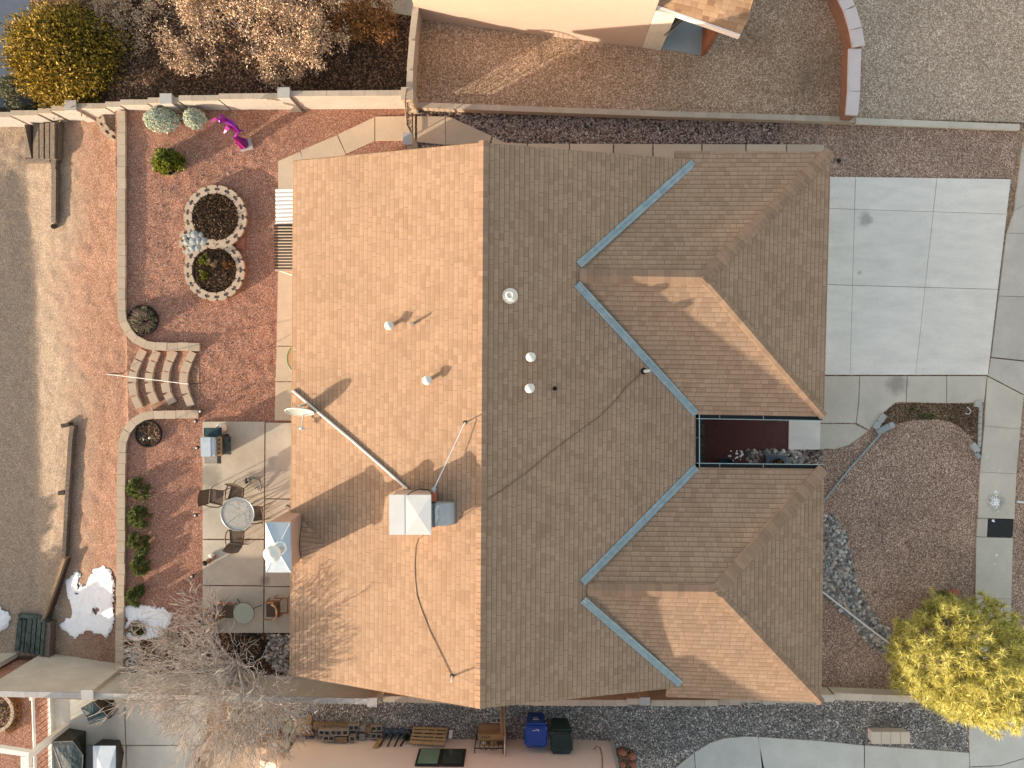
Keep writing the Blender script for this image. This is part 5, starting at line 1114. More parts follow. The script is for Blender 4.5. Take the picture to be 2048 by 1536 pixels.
# lower seating
c = P(487, 1227, .5); t = thing('stone_table', 'small round pale green stone topped table under bare branches', 'table', (c.x, c.y, .055)); MB().lathe((c.x, c.y, .46), [(.01, 0), (.34, 0), (.345, .03), (.01, .035)], 40, cap=False).build('table_top', 'stone_table', t); b = MB(); b.tube([V3(c.x+.345*math.cos(k*math.pi/20), c.y+.345*math.sin(k*math.pi/20), .475) for k in range(41)], .014, 6); b.build('rim', 'brown_metal', t)
for k in range(3): a = .3+k*2.094; MB().tube([V3(c.x+.2*math.cos(a), c.y+.2*math.sin(a), .46), V3(c.x+.12*math.cos(a), c.y+.12*math.sin(a), .25), V3(c.x+.5*math.cos(a), c.y+.5*math.sin(a), .065)], .014, 5).build('leg', 'black_metal', t)
c = P(544, 1220, .5); t = thing('wooden_chair', 'curved back wooden armchair with dark cushion facing the house path', 'chair', (c.x, c.y, .055))
MB().box((c.x, c.y, .43), (.40, .48, .10)).build('cushion', 'brown_metal', t); b = MB()
b.tube([V3(c.x+.22+.02*math.cos(a), c.y+.27*math.sin(a), .80) if False else V3(c.x+.05+.20*math.cos(a), c.y+.28*math.sin(a), .78) for a in [(-1.45+2.9*k/12) for k in range(13)]], .03, 7); b.build('curved_back', 'pallet_wood', t)
b = MB(); b.tube([V3(c.x-.22, c.y-.28, .60), V3(c.x+.1, c.y-.29, .62), V3(c.x+.1, c.y-.27, .78)], .026, 6); b.build('armrest', 'wood', t); b = MB(); b.tube([V3(c.x-.22, c.y+.28, .60), V3(c.x+.1, c.y+.29, .62), V3(c.x+.1, c.y+.27, .78)], .026, 6); b.build('armrest', 'wood', t)
MB().box((c.x, c.y, .37), (.46, .56, .04)).build('seat_frame', 'wood', t); MB().box((c.x+.2, c.y, .6), (.03, .42, .3)).build('back_panel', 'brown_metal', t)
for sx in (-.2, .2):
    for sy in (-.26, .26): MB().tube([V3(c.x+sx, c.y+sy, .4), V3(c.x+sx*1.1, c.y+sy, .055)], .022, 6).build('leg', 'wood', t)
c = P(562, 1211, .3); t = thing('wood_frame', 'low open wooden frame standing behind the wooden armchair', 'frame', (c.x, c.y, .055)); b = MB()
for a, d in (((-.22, .26), (.24, .26)), ((.24, .26), (.24, -.24)), ((.24, -.24), (-.05, -.24))): b.tube([V3(c.x+a[0], c.y+a[1], .34), V3(c.x+d[0], c.y+d[1], .34)], .026, 4)
b.build('top_rail', 'wood', t)
for a in ((-.22, .26), (.24, .26), (.24, -.24)): MB().tube([V3(c.x+a[0], c.y+a[1], .33), V3(c.x+a[0], c.y+a[1], .055)], .02, 4).build('leg', 'wood', t)
c = P(432, 1226, .5); t = thing('barrel_chair', 'round brown barrel chair under the bare branches', 'chair', (c.x, c.y, .055)); MB().lathe((c.x, c.y, 0), [(.26, .06), (.30, .35), (.30, .42), (.27, .42), (.27, .33), (.001, .33)], 26, cap=False).build('seat', 'wood', t); b = MB(); b.tube([V3(c.x+.02+.31*math.cos(a), c.y+.31*math.sin(a), .70) for a in [1.7+2.9*k/12 for k in range(13)]], .02, 6); b.build('back_rail', 'pallet_wood', t)
b = MB(); pts = [1.7+2.9*k/12 for k in range(13)]
b.add([V3(c.x+.30*math.cos(a), c.y+.30*math.sin(a), .40) for a in pts]+[V3(c.x+.02+.31*math.cos(a), c.y+.31*math.sin(a), .70) for a in pts], [[i, i+1, 14+i, 13+i] for i in range(12)]); b.build('backrest', 'bronze_mesh', t)
c = P(457, 1222, .4); t = thing('wooden_bench', 'dark wooden bench seat left of the stone table', 'bench', (c.x, c.y, .055)); MB().box((c.x-.02, c.y-.02, .40), (.34, .42, .05)).build('seat', 'brown_metal', t); MB().tube([V3(c.x-.3, c.y+.30, .5), V3(c.x+.1, c.y+.32, .52), V3(c.x+.2, c.y+.22, .42)], .024, 5).build('armrest', 'wood', t)
for sx, sy in ((-.15, -.18), (.13, -.18), (-.15, .16), (.13, .16)): MB().tube([V3(c.x+sx, c.y+sy, .39), V3(c.x+sx, c.y+sy, .055)], .02, 5).build('leg', 'wood', t)
for u, v, r, h, m, lab in ((409, 1240, .19, .3, 'cover_fabric', 'dark green pot at the patio corner under bare branches'), (419, 1222, .13, .26, 'terracotta', 'terracotta pot behind the dark green pot'), (417, 1262, .15, .25, 'terracotta', 'terracotta pot below the dark green pot')):
    c = P(u, v, h); t = thing('plant_pot', lab, 'pot', (c.x, c.y, .03), group='pots at the patio corner'); MB().lathe((c.x, c.y, .03), [(r*.7, 0), (r, h), (r*1.08, h), (r*.9, h), (r*.85, h-.06), (.001, h-.05)], 20, cap=False).build('pot', m, t); MB().lathe((c.x, c.y, .03), [(r*.86, h-.07), (.001, h-.06)], 18, cap=False).build('soil', 'leaf_litter', t)
# lean-to cover, green table, hose, by the eave
t = thing('patio_cover', 'low cover of white corrugated sheet and dark slats under the left eave', 'cover', tuple(P(570, 460)))
def xw(u, v, z): return P(u, v, z)
b = MB(); n = 34; x0, x1 = P(551, 410, 2.2).x, P(600, 410, 2.2).x; y0, y1 = P(551, 447, 2.2).y, P(551, 378, 2.2).y; vs = []; fs = []
for i in range(n*2+1): yy_ = y0+(y1-y0)*i/(n*2); zz = 2.2+(.022 if i % 2 else 0); zz = 2.2+.016*math.sin(i*2*math.pi/8); vs += [(x0, yy_, zz), (x1, yy_, zz+.08)]
for i in range(n*2): fs.append([2*i, 2*i+1, 2*i+3, 2*i+2])
b.add(vs, fs); b.add([(v[0], v[1], v[2]-.01) for v in vs], [f[::-1] for f in fs]); b.build('corrugated_sheet', 'white_paint', t)
y2 = P(549, 540, 2.2).y; ns = 15; x0b = P(549, 500, 2.2).x
for i in range(ns): yy_ = y0-.02-(y0-y2-.03)*(i+.5)/ns; MB().box(((x0b+x1)/2, yy_, 2.2), (x1-x0b, .042, .05)).build('slat', 'black_metal', t)
for yy_ in (y0-.01, y2): MB().box(((x0b+x1)/2, yy_, 2.15), (x1-x0b, .06, .07)).build('beam', 'stucco_cream', t)
for yy_ in (y1-.05, y2+.03): MB().box((x0b+.08, yy_, 1.06), (.07, .07, 2.12)).build('post', 'white_paint', t)
c = P(608, 718, .7); t = thing('round_table', 'green rimmed round table half hidden under the left eave', 'table', (c.x, c.y, .03)); MB().lathe((c.x, c.y, .70), [(.01, 0), (.52, 0), (.54, .03), (.01, .03)], 40, cap=False).build('table_top', 'pallet_wood', t); b = MB(); b.tube([V3(c.x+.55*math.cos(k*math.pi/20), c.y+.55*math.sin(k*math.pi/20), .72) for k in range(41)], .018, 6); b.build('rim', 'green_plastic', t); MB().lathe((c.x, c.y, .03), [(.25, 0), (.05, .06), (.05, .68)], 14).build('pedestal', 'black_metal', t)
t = thing('garden_hose', 'dark hose loop at the top edge of the patio near the chimney', 'hose', tuple(P(578, 1015))); MB().tube([P(572, 1013, .07), P(574, 1010, .08), P(579, 1013, .08), P(586, 1018, .08), P(600, 1012, .08)], .016, 6).build('hose', 'black_rubber', t)
# ================================================================ FRONT AND SIDE YARD OBJECTS
def stones(name, poly, n, r0, r1, m, seed, z=0, dens=None):
    rg = random.Random(seed); pl2 = [W2(*p) for p in poly]; b = MB(); k = 0; tries = 0
    x0, x1 = min(p[0] for p in pl2), max(p[0] for p in pl2); y0, y1 = min(p[1] for p in pl2), max(p[1] for p in pl2)
    while k < n and tries < n*20:
        tries += 1; x, y = rg.uniform(x0, x1), rg.uniform(y0, y1)
        if not inpoly(x+.12*nz(x, y, 3), y+.12*nz(x, y, 3, 5), pl2): continue
        r = rg.uniform(r0, r1)*(1 if rg.random() < .9 else 1.35); b.rock((x, y, z+r*.3), r, .62, rg, 6); k += 1
    o = b.build(name, m, smooth=False); return struct(o, 'stuff')
BED = [(1640, 1030), (1668, 1034), (1690, 1062), (1700, 1105), (1706, 1150), (1722, 1190), (1742, 1222), (1775, 1262), (1806, 1296), (1815, 1345), (1795, 1325), (1760, 1308), (1728, 1280), (1708, 1245), (1680, 1222), (1655, 1195), (1640, 1180)]
leafmat('mixed_stone', [(.07, .075, .08), (.24, .24, .225), (.42, .40, .36), (.12, .125, .13), (.50, .38, .29), (.62, .60, .55), (.28, .22, .19), (.10, .09, .085)], .8)
stones('river_rocks', BED, 3600, .03, .07, 'mixed_stone', 3)
leafmat('grey_gravel_stone', [(.08, .08, .08), (.18, .17, .16), (.30, .29, .28), (.12, .12, .125), (.42, .40, .38)], .85)
stones('tree_bed_stones', [(535, 1268), (580, 1268), (580, 1345), (548, 1340), (530, 1300)], 420, .03, .06, 'mixed_stone', 5, .02)
stones('courtyard_stones', [(1492, 899), (1596, 899), (1606, 920), (1600, 936), (1492, 936)], 420, .03, .07, 'mixed_stone', 6, .01)
stones('yard_corner_stones', [(250, 1290), (285, 1300), (282, 1345), (250, 1345)], 160, .025, .05, 'mixed_stone', 8, .02)
# scattered pebbles that break up the flat gravels
def scatter(name, poly, n, r0, r1, m, seed, z): stones(name, poly, n, r0, r1, m, seed, z)
leafmat('pebble_brown', [(.16, .10, .08), (.32, .22, .17), (.48, .38, .32), (.22, .14, .11), (.60, .52, .46)], .9)
scatter('loose_pebbles', [(1650, 850), (1950, 850), (1945, 1200), (1880, 1385), (1650, 1385)], 2200, .012, .026, 'pebble_brown', 11, .002)
scatter('loose_pebbles', [(850, 236), (1640, 244), (1640, 286), (1010, 284), (905, 240)], 2600, .018, .036, 'pebble_brown', 12, .002)
scatter('loose_pebbles', [(1020, 1412), (1640, 1412), (1900, 1405), (1930, 1500), (1560, 1478), (1440, 1470), (1380, 1500), (1240, 1536), (1230, 1480), (1020, 1474)], 4200, .014, .034, 'grey_gravel_stone', 13, -.018)
scatter('loose_pebbles', [(600, 1410), (960, 1410), (960, 1480), (600, 1470)], 1800, .012, .026, 'grey_gravel_stone', 14, -.018)
scatter('loose_pebbles', [(255, 300), (550, 300), (550, 840), (400, 840), (400, 690), (255, 690)], 2200, .010, .02, 'pebble_brown', 15, .004)
# courtyard things
c = P(1530, 922, .3); t = thing('stone_planter', 'grey trapezoid planter box with a small dark plant beside the courtyard gutter', 'planter', (c.x, c.y, 0)); MB().prism([W2(1532, 911, .35), W2(1572, 912, .35), W2(1576, 945, .35), W2(1534, 945, .35)], 0, .35).build('box', 'grey_slate', t)
rg = random.Random(2); b = MB(); c2 = P(1558, 928, .5)
for i in range(300): leaf(b, Vector((c2.x, c2.y, .42))+rdir(rg)*.14*rg.random(), rdir(rg, .3), .07, .04, rg)
b.build('plant', 'rust_leaf', t)
MB().lathe((c2.x, c2.y, .35), [(.16, 0), (.19, .12), (.15, .12)], 18, cap=False).build('bowl', 'black_rubber', t)
c = P(1452, 932, .4); t = thing('plant_pot', 'dark round pot in the shaded corner of the red brick courtyard', 'pot', (c.x, c.y, .03)); MB().lathe((c.x, c.y, .03), [(.2, 0), (.28, .4), (.24, .4), (.2, .3), (.001, .3)], 24, cap=False).build('pot', 'cover_fabric', t)
b = MB(); rg = random.Random(4)
for i in range(16): p = P(rg.uniform(1455, 1485), rg.uniform(900, 922), .032); b.rock(p, rg.uniform(.02, .05), .1, rg)
struct(b.build('courtyard_snow_bits', 'snow'), 'stuff')
t = thing('courtyard_step', 'dim grey step along the inner end of the red brick courtyard', 'step', tuple(P(1402, 885))); MB().prism([W2(1392, 836, .12), W2(1409, 836, .12), W2(1409, 935, .12), W2(1392, 935, .12)], 0, .12).build('step', 'timber_green', t)
# drain pipes
t = thing('drain_pipe', 'pale blue grey pipe from the roof edge to the stones by the front walk', 'pipe', tuple(P(1710, 930)))
MB().tube([P(1646, 1003, .06), P(1700, 936, .06), P(1764, 864, .06)], .032, 8).build('pipe', 'flashing', t); MB().tube([P(1764, 864, .06), P(1774, 859, .07), P(1779, 854, .08)], .03, 8).build('pipe_end', 'white_paint', t)
t = thing('drain_pipe', 'thin white pipe crossing the river rocks toward the golden pine', 'pipe', tuple(P(1720, 1245))); MB().tube([P(1644, 1183, .14), P(1730, 1250, .12), P(1800, 1302, .1)], .03, 8).build('pipe', 'white_metal', t)
MB().tube([P(1838, 1222, .1), P(1858, 1238, .15)], .025, 6).build('pipe', 'white_metal', t)
# edging stones
for i, (a, c, w_, m, lab) in enumerate((((1770, 829), (1760, 843), .2, 'cap_grey', 'upper grey edging block leaning along the front walk'), ((1759, 844), (1751, 857), .2, 'cap_grey', 'lower grey edging block leaning along the front walk'), ((1755, 865), (1779, 853), .2, 'pale_stone', 'bluish edging stone at the end of the drain pipe'), ((1780, 852), (1788, 849), .17, 'cap_grey', 'small grey edging stone touching the curved bed'), ((1945, 888), (1957, 903), .2, 'cap_grey', 'pale edging block at the right tip of the planting bed'), ((1952, 905), (1960, 915), .12, 'pale_stone', 'little grey edging stone under the right tip of the planting bed'), ((1951, 807), (1963, 809), .22, 'cap_grey', 'edging block at the top right corner of the planting bed'))):
    p, q_ = P(*a, .11), P(*c, .11); t = thing('edging_stone', lab, 'edging', tuple(p)); d = (q_-p).normalized(); n_ = Vector((d.y, -d.x, 0))*w_/2; MB().solid([p-n_*.8, p+d*.02-n_, q_-n_, q_+d*.02, q_+n_, p+n_*.9], .11).build('stone', m, t)
for i in range(7):
    a, c = (1964-.4*i*1.2, 812+i*13.5), (1963.5-.4*i*1.2, 823+i*13.5); p, q_ = P(*a, .07), P(*c, .07)
t = thing('edging_strip', 'row of pale edging blocks between the planting bed and the sidewalk', 'edging', tuple(P(1962, 860)))
for i in range(7):
    v = 811+i*12; MB().solid([P(1960-i*.5, v, .065), P(1966-i*.5, v, .065), P(1965-i*.5, v+11, .065), P(1959-i*.5, v+11, .065)], .1).build('block', 'cap_grey', t)
b = MB(); b.tube([P(1934, 814, .03), P(1939, 818, .05), P(1942, 823, .05), P(1938, 828, .04), P(1930, 827, .02)], .014, 5); tag(b.build('garden_hose', 'white_metal'), 'short pale curl of hose in the planting bed', 'hose')
for i, (u, v, lab) in enumerate(((1824, 819, 'tiny dark green plant at the upper left of the planting bed'), (1864, 834, 'tiny dark green plant in the middle of the planting bed'), (1847, 833, 'tiny dark brown plant left of the middle green one'))):
    c = P(u, v, .05); dome('small_plant', lab, 'plant', (c.x, c.y), .09, .09, .12, 0, 260, 'dwarf_leaf', .05, .02, 120+i, group='tiny plants in the planting bed')
t = thing('valve_box', 'small black valve cap in the gravel above the driveway corner', 'valve', tuple(P(1678, 321))); MB().rock(P(1678, 321, .03), .07, .5).build('cap', 'black_rubber', t)
b = MB(); b.box(P(2041, 1004, .04), (.22, .07, .03), -.1); tag(b.build('paint_mark_board', 'white_paint'), 'small white board lying on the verge at the right edge', 'board')
# block pillar
t = thing('block_pillar', 'short pale block pillar standing in the grey gravel by the neighbour drive', 'pillar', tuple(P(1778, 1466)))
b = MB(); 
for i in range(4):
    x0, x1 = 1744+i*19.2, 1744+(i+1)*19.2-1; b.solid([P(x0, 1464, .42), P(x1, 1464, .42), P(x1, 1488, .42), P(x0, 1488, .42)], .06)
b.build('cap', 'walk_concrete', t); a, c = P(1746, 1466, .36), P(1818, 1487, .36); MB().box(((a.x+c.x)/2, (a.y+c.y)/2, .17), (c.x-a.x, a.y-c.y, .36)).build('body', 'cap_pinkwhite', t)
# dry patches in the neighbour gravel
for u, v, r, lab in ((1515, 80, .5, 'sparse dry weeds left of centre in the neighbour gravel'), (1650, 125, .75, 'wide dry weed patch near the curved wall'), (1610, 170, .45, 'dark dry weed patch below the wide one')):
    c = P(u, v, .2); rg = random.Random(int(u)); b = MB()
    for i in range(int(700*r*2)): a = rg.random()*6.28; d = r*rg.random()**.7*1.3; leaf(b, Vector((c.x+d*math.cos(a), c.y+d*math.sin(a), .205)), rdir(rg, .15), .09, .012, rg)
    o = b.build('dry_weeds', 'straw'); struct(o, 'stuff')
# ---------------------------------------------------------------- neighbour side yard clutter
def cblock(name, m, c, L=.39, D=.19, Hh=.19, rz=0, lab='', group='loose concrete blocks', holes=2, up=True):
    t = thing(name, lab, 'block', tuple(c), rz, group); b = MB(); e = .032
    # block lying with its cores facing the camera (open) or closed
    if not up: b.box((0, 0, Hh/2), (L, D, Hh))
    else:
        b.box((0, D/2-e/2, Hh/2), (L, e, Hh)); b.box((0, -D/2+e/2, Hh/2), (L, e, Hh)); k = holes+1
        for i in range(k): b.box((-L/2+e/2+(L-e)*i/holes, 0, Hh/2), (e, D-2*e, Hh-.004))
        b.box((0, 0, .02), (L-2*e, D-2*e, .04))
    b.build('block', m, t, local=True); return t
rg = random.Random(8)
# leaning stack: two tiers; cores face up-right
stack = [(637, 1453, 0), (661, 1454, 0), (684, 1455, 0), (707, 1456, 0), (648, 1466, .0), (672, 1466, .0), (690, 1466, 0), (657, 1477, .0), (682, 1480, 0), (704, 1478, 0)]
labs = ['leftmost block in the back row of the concrete block pile', 'second block in the back row of the concrete block pile', 'third block in the back row of the concrete block pile', 'rightmost block in the back row of the concrete block pile', 'open cored block at the left of the middle row', 'open cored block in the centre of the pile', 'small open block right of the pile centre', 'open cored block at the front left touching the rose wall', 'brown solid block at the front of the pile', 'short open block at the front right of the pile']
for i, ((u, v, z), lab) in enumerate(zip(stack, labs)):
    up = i in (3, 4, 5, 6, 7, 9); zz = .19 if i >= 4 else .0; L = .39 if i not in (6, 9) else .21
    p = P(u, v, zz+.19); p.z = zz; cblock('concrete_block', 'cinder' if up else 'cinder_brown', p, L=L, rz=rg.uniform(-.06, .06), lab=lab, holes=2 if L > .3 else 1, up=up)
    if zz: q_ = p.copy(); q_.z = 0; 
for i, (u, v, L, up, lab) in enumerate(((726, 1458, .2, False, 'small grey block just right of the pile gap'), (724, 1474, .2, False, 'chipped grey block under the small grey one'), (737, 1461, .22, False, 'brown block before the two end blocks'), (752, 1458, .39, True, 'upper of the two open blocks next to the black poles'), (752, 1473, .39, True, 'lower of the two open blocks next to the black poles'))):
    p = P(u, v, .19); p.z = -.015; cblock('concrete_block', 'cinder' if up or i < 2 else 'cinder_brown', p, L=L, rz=rg.uniform(-.08, .08), lab=lab, up=up, holes=2)
p = P(616, 1456, .2); p.z = -.015; cblock('concrete_block', 'cinder_brown', p, L=.24, lab='rounded tan block next to the crumpled tarp', up=False)
p = P(615, 1469, .15); p.z = -.015; cblock('brick_block', 'terracotta', p, L=.34, D=.12, Hh=.12, lab='red brick block in front of the crumpled tarp', up=False)
p = P(618, 1477, .08); p.z = -.015; cblock('slate_block', 'grey_slate', p, L=.22, D=.08, Hh=.06, lab='thin blue grey block below the red brick', up=False)
p = P(993, 1441, .19); p.z = -.015; cblock('concrete_block', 'cap_grey', p, L=.39, rz=.02, lab='lone pale open block beside the wooden frame', up=True)
# tarp
rg = random.Random(12); c = P(602, 1456, .2); t = thing('crumpled_tarp', 'crumpled golden paper sack at the corner of the rose house', 'sack', (c.x, c.y, -.02)); vs = []; fs = []; n = 9
for j in range(n):
    for i in range(n):
        x, y = (i/(n-1)-.5), (j/(n-1)-.5); r_ = 1-max(0, (x*x+y*y)*2.4); vs.append((c.x+x*.62+rg.uniform(-.03, .03), c.y+y*.55+x*.18+rg.uniform(-.03, .03), max(-.01, .26*r_+rg.uniform(-.07, .07))))
for j in range(n-1):
    for i in range(n-1): a = j*n+i; fs.append([a, a+1, a+n+1, a+n])
MB().add(vs, fs).build('sack', 'pallet_wood', t)
MB().box((c.x+.03, c.y+.04, .27), (.07, .5, .03), -.75).build('board', 'pallet_wood', t)
for u, v, lab in ((574, 1458, 'upper round pale bucket beside the crumpled sack'), (571, 1487, 'lower round pale bucket at the corner of the rose house')):
    c = P(u, v, .35); t = thing('bucket', lab, 'bucket', (c.x, c.y, -.02), group='pale buckets by the house corner'); MB().lathe((c.x, c.y, -.02), [(.11, 0), (.14, .36), (.15, .36), (.15, .39), (.001, .4)], 20).build('bucket', 'stone_table', t)
# black poles in bases
for i, u in enumerate((776, 790, 804, 816)):
    c = P(u-1+(i == 3)*1, 1466 if i < 3 else 1470, .1); wp = wallpt(u-15-(i == 0)*2, 1495 if i < 3 else 1494); t = thing('pole_base', ['leftmost black pole in a round grey base leaning on the rose wall', 'second black pole in a round grey base', 'third black pole in a round grey base', 'black pole standing in the dark hollow bucket next to the pallet'][i], 'pole', (c.x, c.y, -.02), group='black poles in round bases')
    rb = .13 if i < 3 else .15
    MB().lathe((c.x, c.y, -.02), [(rb, 0), (rb, .12+.1*(i == 3)), (rb*.85, .12+.1*(i == 3)), (rb*.8, .06), (.001, .1 if i < 3 else .05)], 18, cap=False).build('base', 'grey_slate' if i < 3 else 'timber_green', t); MB().tube([V3(c.x-.02, c.y-.03, .05), V3(wp.x, yb+.04, wp.z)], .028, 8).build('pole', 'black_metal', t)
a = wallpt(757, 1481); c = wallpt(745, 1498); t = thing('board', 'narrow yellowish board leaning on the rose wall left of the black poles', 'board', (a.x, yb+.1, 0)); MB().solid([V3(a.x+.02, yb+.09, a.z), V3(a.x+.19, yb+.09, a.z), V3(c.x+.17, yb+.04, c.z), V3(c.x, yb+.04, c.z)], .03).build('board', 'pallet_wood', t)
# pallet leaning
t = thing('wooden_pallet', 'light wooden pallet leaning against the rose wall', 'pallet', tuple(P(858, 1460)))
BL, BR = P(827, 1455, .05), P(897, 1457, .05); TL, TR = wallpt(819, 1493), wallpt(888, 1498); TL = V3(TL.x, yb+.09, TL.z); TR = V3(TR.x, yb+.09, TR.z)
def pt(s, r): return (BL*(1-s)+BR*s)*(1-r)+(TL*(1-s)+TR*s)*r
nrm_ = (TR-TL).cross(BL-TL).normalized(); nrm_ = nrm_ if nrm_.z > 0 else -nrm_
def slabp(b, s0, s1, r0, r1, off, th): 
    k = [pt(s0, r0), pt(s1, r0), pt(s1, r1), pt(s0, r1)]; tp = [p+nrm_*off for p in k]; bt = [p+nrm_*(off-th) for p in k]; b.add(tp+bt, [[0, 1, 2, 3], [7, 6, 5, 4], [0, 4, 5, 1], [1, 5, 6, 2], [2, 6, 7, 3], [3, 7, 4, 0]])
for r0 in (0, .2, .42, .62, .82): b = MB(); slabp(b, 0, 1, r0, r0+(.12 if r0 < .8 else .18), .05, .02); b.build('slat', 'pallet_wood', t)
for s0 in (0, .30, .63, .93): b = MB(); slabp(b, s0, s0+.07, 0, 1, .03, .07); b.build('stringer', 'timber_warm', t)
t = thing('pale_board', 'small pale board leaning right of the pallet', 'board', tuple(P(903, 1465))); MB().solid([P(899, 1460, .3), P(906, 1461, .3), P(904, 1477, .42), P(897, 1477, .42)], .03).build('board', 'cap_pinkwhite', t)
# cardboard box, ply sheet, wooden frame, window guard
z_ = .62; a = P(956, 1467, z_)
t = thing('cardboard_box', 'open brown cardboard box printed with black letters by the rose wall', 'box', (P(982, 1475, .3).x, P(982, 1475, .3).y, -.02))
k = [P(956, 1469, .50), P(1008, 1469, .50), P(1009, 1480, .50), P(956, 1480, .50)]; MB().solid(k, .5).build('carton', 'cardboard', t)
lz = .506; tx = MB()
glyph = {'T': [((0, 1), (1, 1)), ((.5, 1), (.5, 0))], 'A': [((0, 0), (.5, 1)), ((.5, 1), (1, 0)), ((.2, .4), (.8, .4))], 'N': [((0, 0), (0, 1)), ((0, 1), (1, 0)), ((1, 0), (1, 1))], 'X': [((0, 0), (1, 1)), ((0, 1), (1, 0))], 'E': [((0, 0), (0, 1)), ((0, 1), (1, 1)), ((0, .5), (.8, .5)), ((0, 0), (1, 0))]}
for i, ch_ in enumerate('TAXEN'):
    p0_ = P(959+i*4.6, 1477, lz)
    for s0, s1 in glyph[ch_]: tx.tube([V3(p0_.x+s0[0]*.045, p0_.y+s0[1]*.085, lz), V3(p0_.x+s1[0]*.045, p0_.y+s1[1]*.085, lz)], .006, 3)
tx.build('printed_letters', 'black_metal', t)
k = [P(962, 1481, .44), P(1008, 1481, .44), P(1008, 1491, .44), P(964, 1491, .44)]; MB().solid(k, .44).build('lower_flap', 'cardboard', t)
for u0, u1, m in ((965, 971, 'white_paint'), (973, 980, 'timber_green'), (994, 1005, 'brown_metal')): MB().solid([P(u0, 1483, .452), P(u1, 1483, .452), P(u1, 1489, .452), P(u0, 1489, .452)], .01).build('printed_panel', m, t)
t = thing('plywood_sheet', 'brown plywood sheet lying behind the cardboard box', 'sheet', tuple(P(980, 1458))); MB().solid([P(957, 1448, .06), P(1001, 1447, .06), P(1001, 1469, .3), P(957, 1469, .3)], .03).build('sheet', 'plywood', t)
t = thing('ladder_frame', 'narrow wooden frame leaning between the roof gable and the cardboard box', 'frame', tuple(P(1003, 1440)))
f0, f1 = P(1001, 1412, .2), P(1003, 1467, .5); e_ = Vector((.12, 0, 0))
MB().tube([f0, f1], .022, 4).build('rail', 'pallet_wood', t); MB().tube([f0+e_, f1+e_], .022, 4).build('rail', 'pallet_wood', t)
for k_ in (.05, .35, .65, .98): p = f0.lerp(f1, k_); MB().tube([p, p+e_], .018, 4).build('rung', 'timber_warm', t)
MB().solid([f0+e_*.2-V3(0, 0, .02), f0+e_*.9-V3(0, 0, .02), f1+e_*.9-V3(0, 0, .02), f1+e_*.2-V3(0, 0, .02)], .02).build('backing', 'plywood', t)
t = thing('door_panel', 'brown panel on edge with pale rim beside the blue bin', 'panel', tuple(P(1014, 1470)))
k = [V3(P(1010, 1440).x, P(1010, 1440).y, 0), V3(P(1010, 1484).x, yb+.08, 0)]
a, c = P(1011, 1455, 0), V3(P(1011, 1455, 0).x+.0, yb+.06, 0)
MB().add([a, c, c+V3(0, 0, 1.15), a+V3(0, 0, 1.15), a+V3(.05, 0, 0), c+V3(.05, 0, 0), c+V3(.05, 0, 1.15), a+V3(.05, 0, 1.15)], [[0, 1, 2, 3], [7, 6, 5, 4], [0, 4, 5, 1], [1, 5, 6, 2], [2, 6, 7, 3], [3, 7, 4, 0]]).build('panel', 'plywood', t)
MB().tube([a+V3(0, .0, 1.16), c+V3(0, 0, 1.16)], .018, 4).build('rim', 'white_paint', t); MB().tube([a+V3(0, .01, 0), a+V3(0, .01, 1.16)], .02, 4).build('rim', 'white_paint', t)
t = thing('window_guard', 'black wrought iron window guard with scrolls on the rose wall', 'window guard', (wallpt(980, 1500).x, yb+.15, wallpt(980, 1500).z))
a, c = wallpt(953, 1480), wallpt(1006, 1507); za, zc_ = a.z, c.z; yg = yb+.17; b = MB()
for x in (a.x, c.x): b.tube([V3(x, yb, zc_), V3(x, yg, zc_), V3(x, yg, za), V3(x, yb, za)], .016, 5)
b.tube([V3(a.x-.03, yg, zc_), V3(c.x, yg, zc_)], .02, 5); b.tube([V3(a.x, yg, za), V3(c.x, yg, za)], .014, 5); b.build('frame', 'black_metal', t)
for i in range(1, 6): x = a.x+(c.x-a.x)*i/6; MB().tube([V3(x, yg, za), V3(x, yg, zc_)], .011, 5).build('bar', 'black_metal', t)
b = MB(); xm = (a.x+c.x)/2
for s_ in (-1, 1): b.tube([V3(xm+s_*.36, yg, zc_+.01), V3(xm+s_*.14, yg, zc_+.12), V3(xm+s_*.04, yg, zc_+.08), V3(xm+s_*.07, yg, zc_+.03), V3(xm+s_*.12, yg, zc_+.06)], .010, 4)
b.build('scroll', 'black_metal', t)
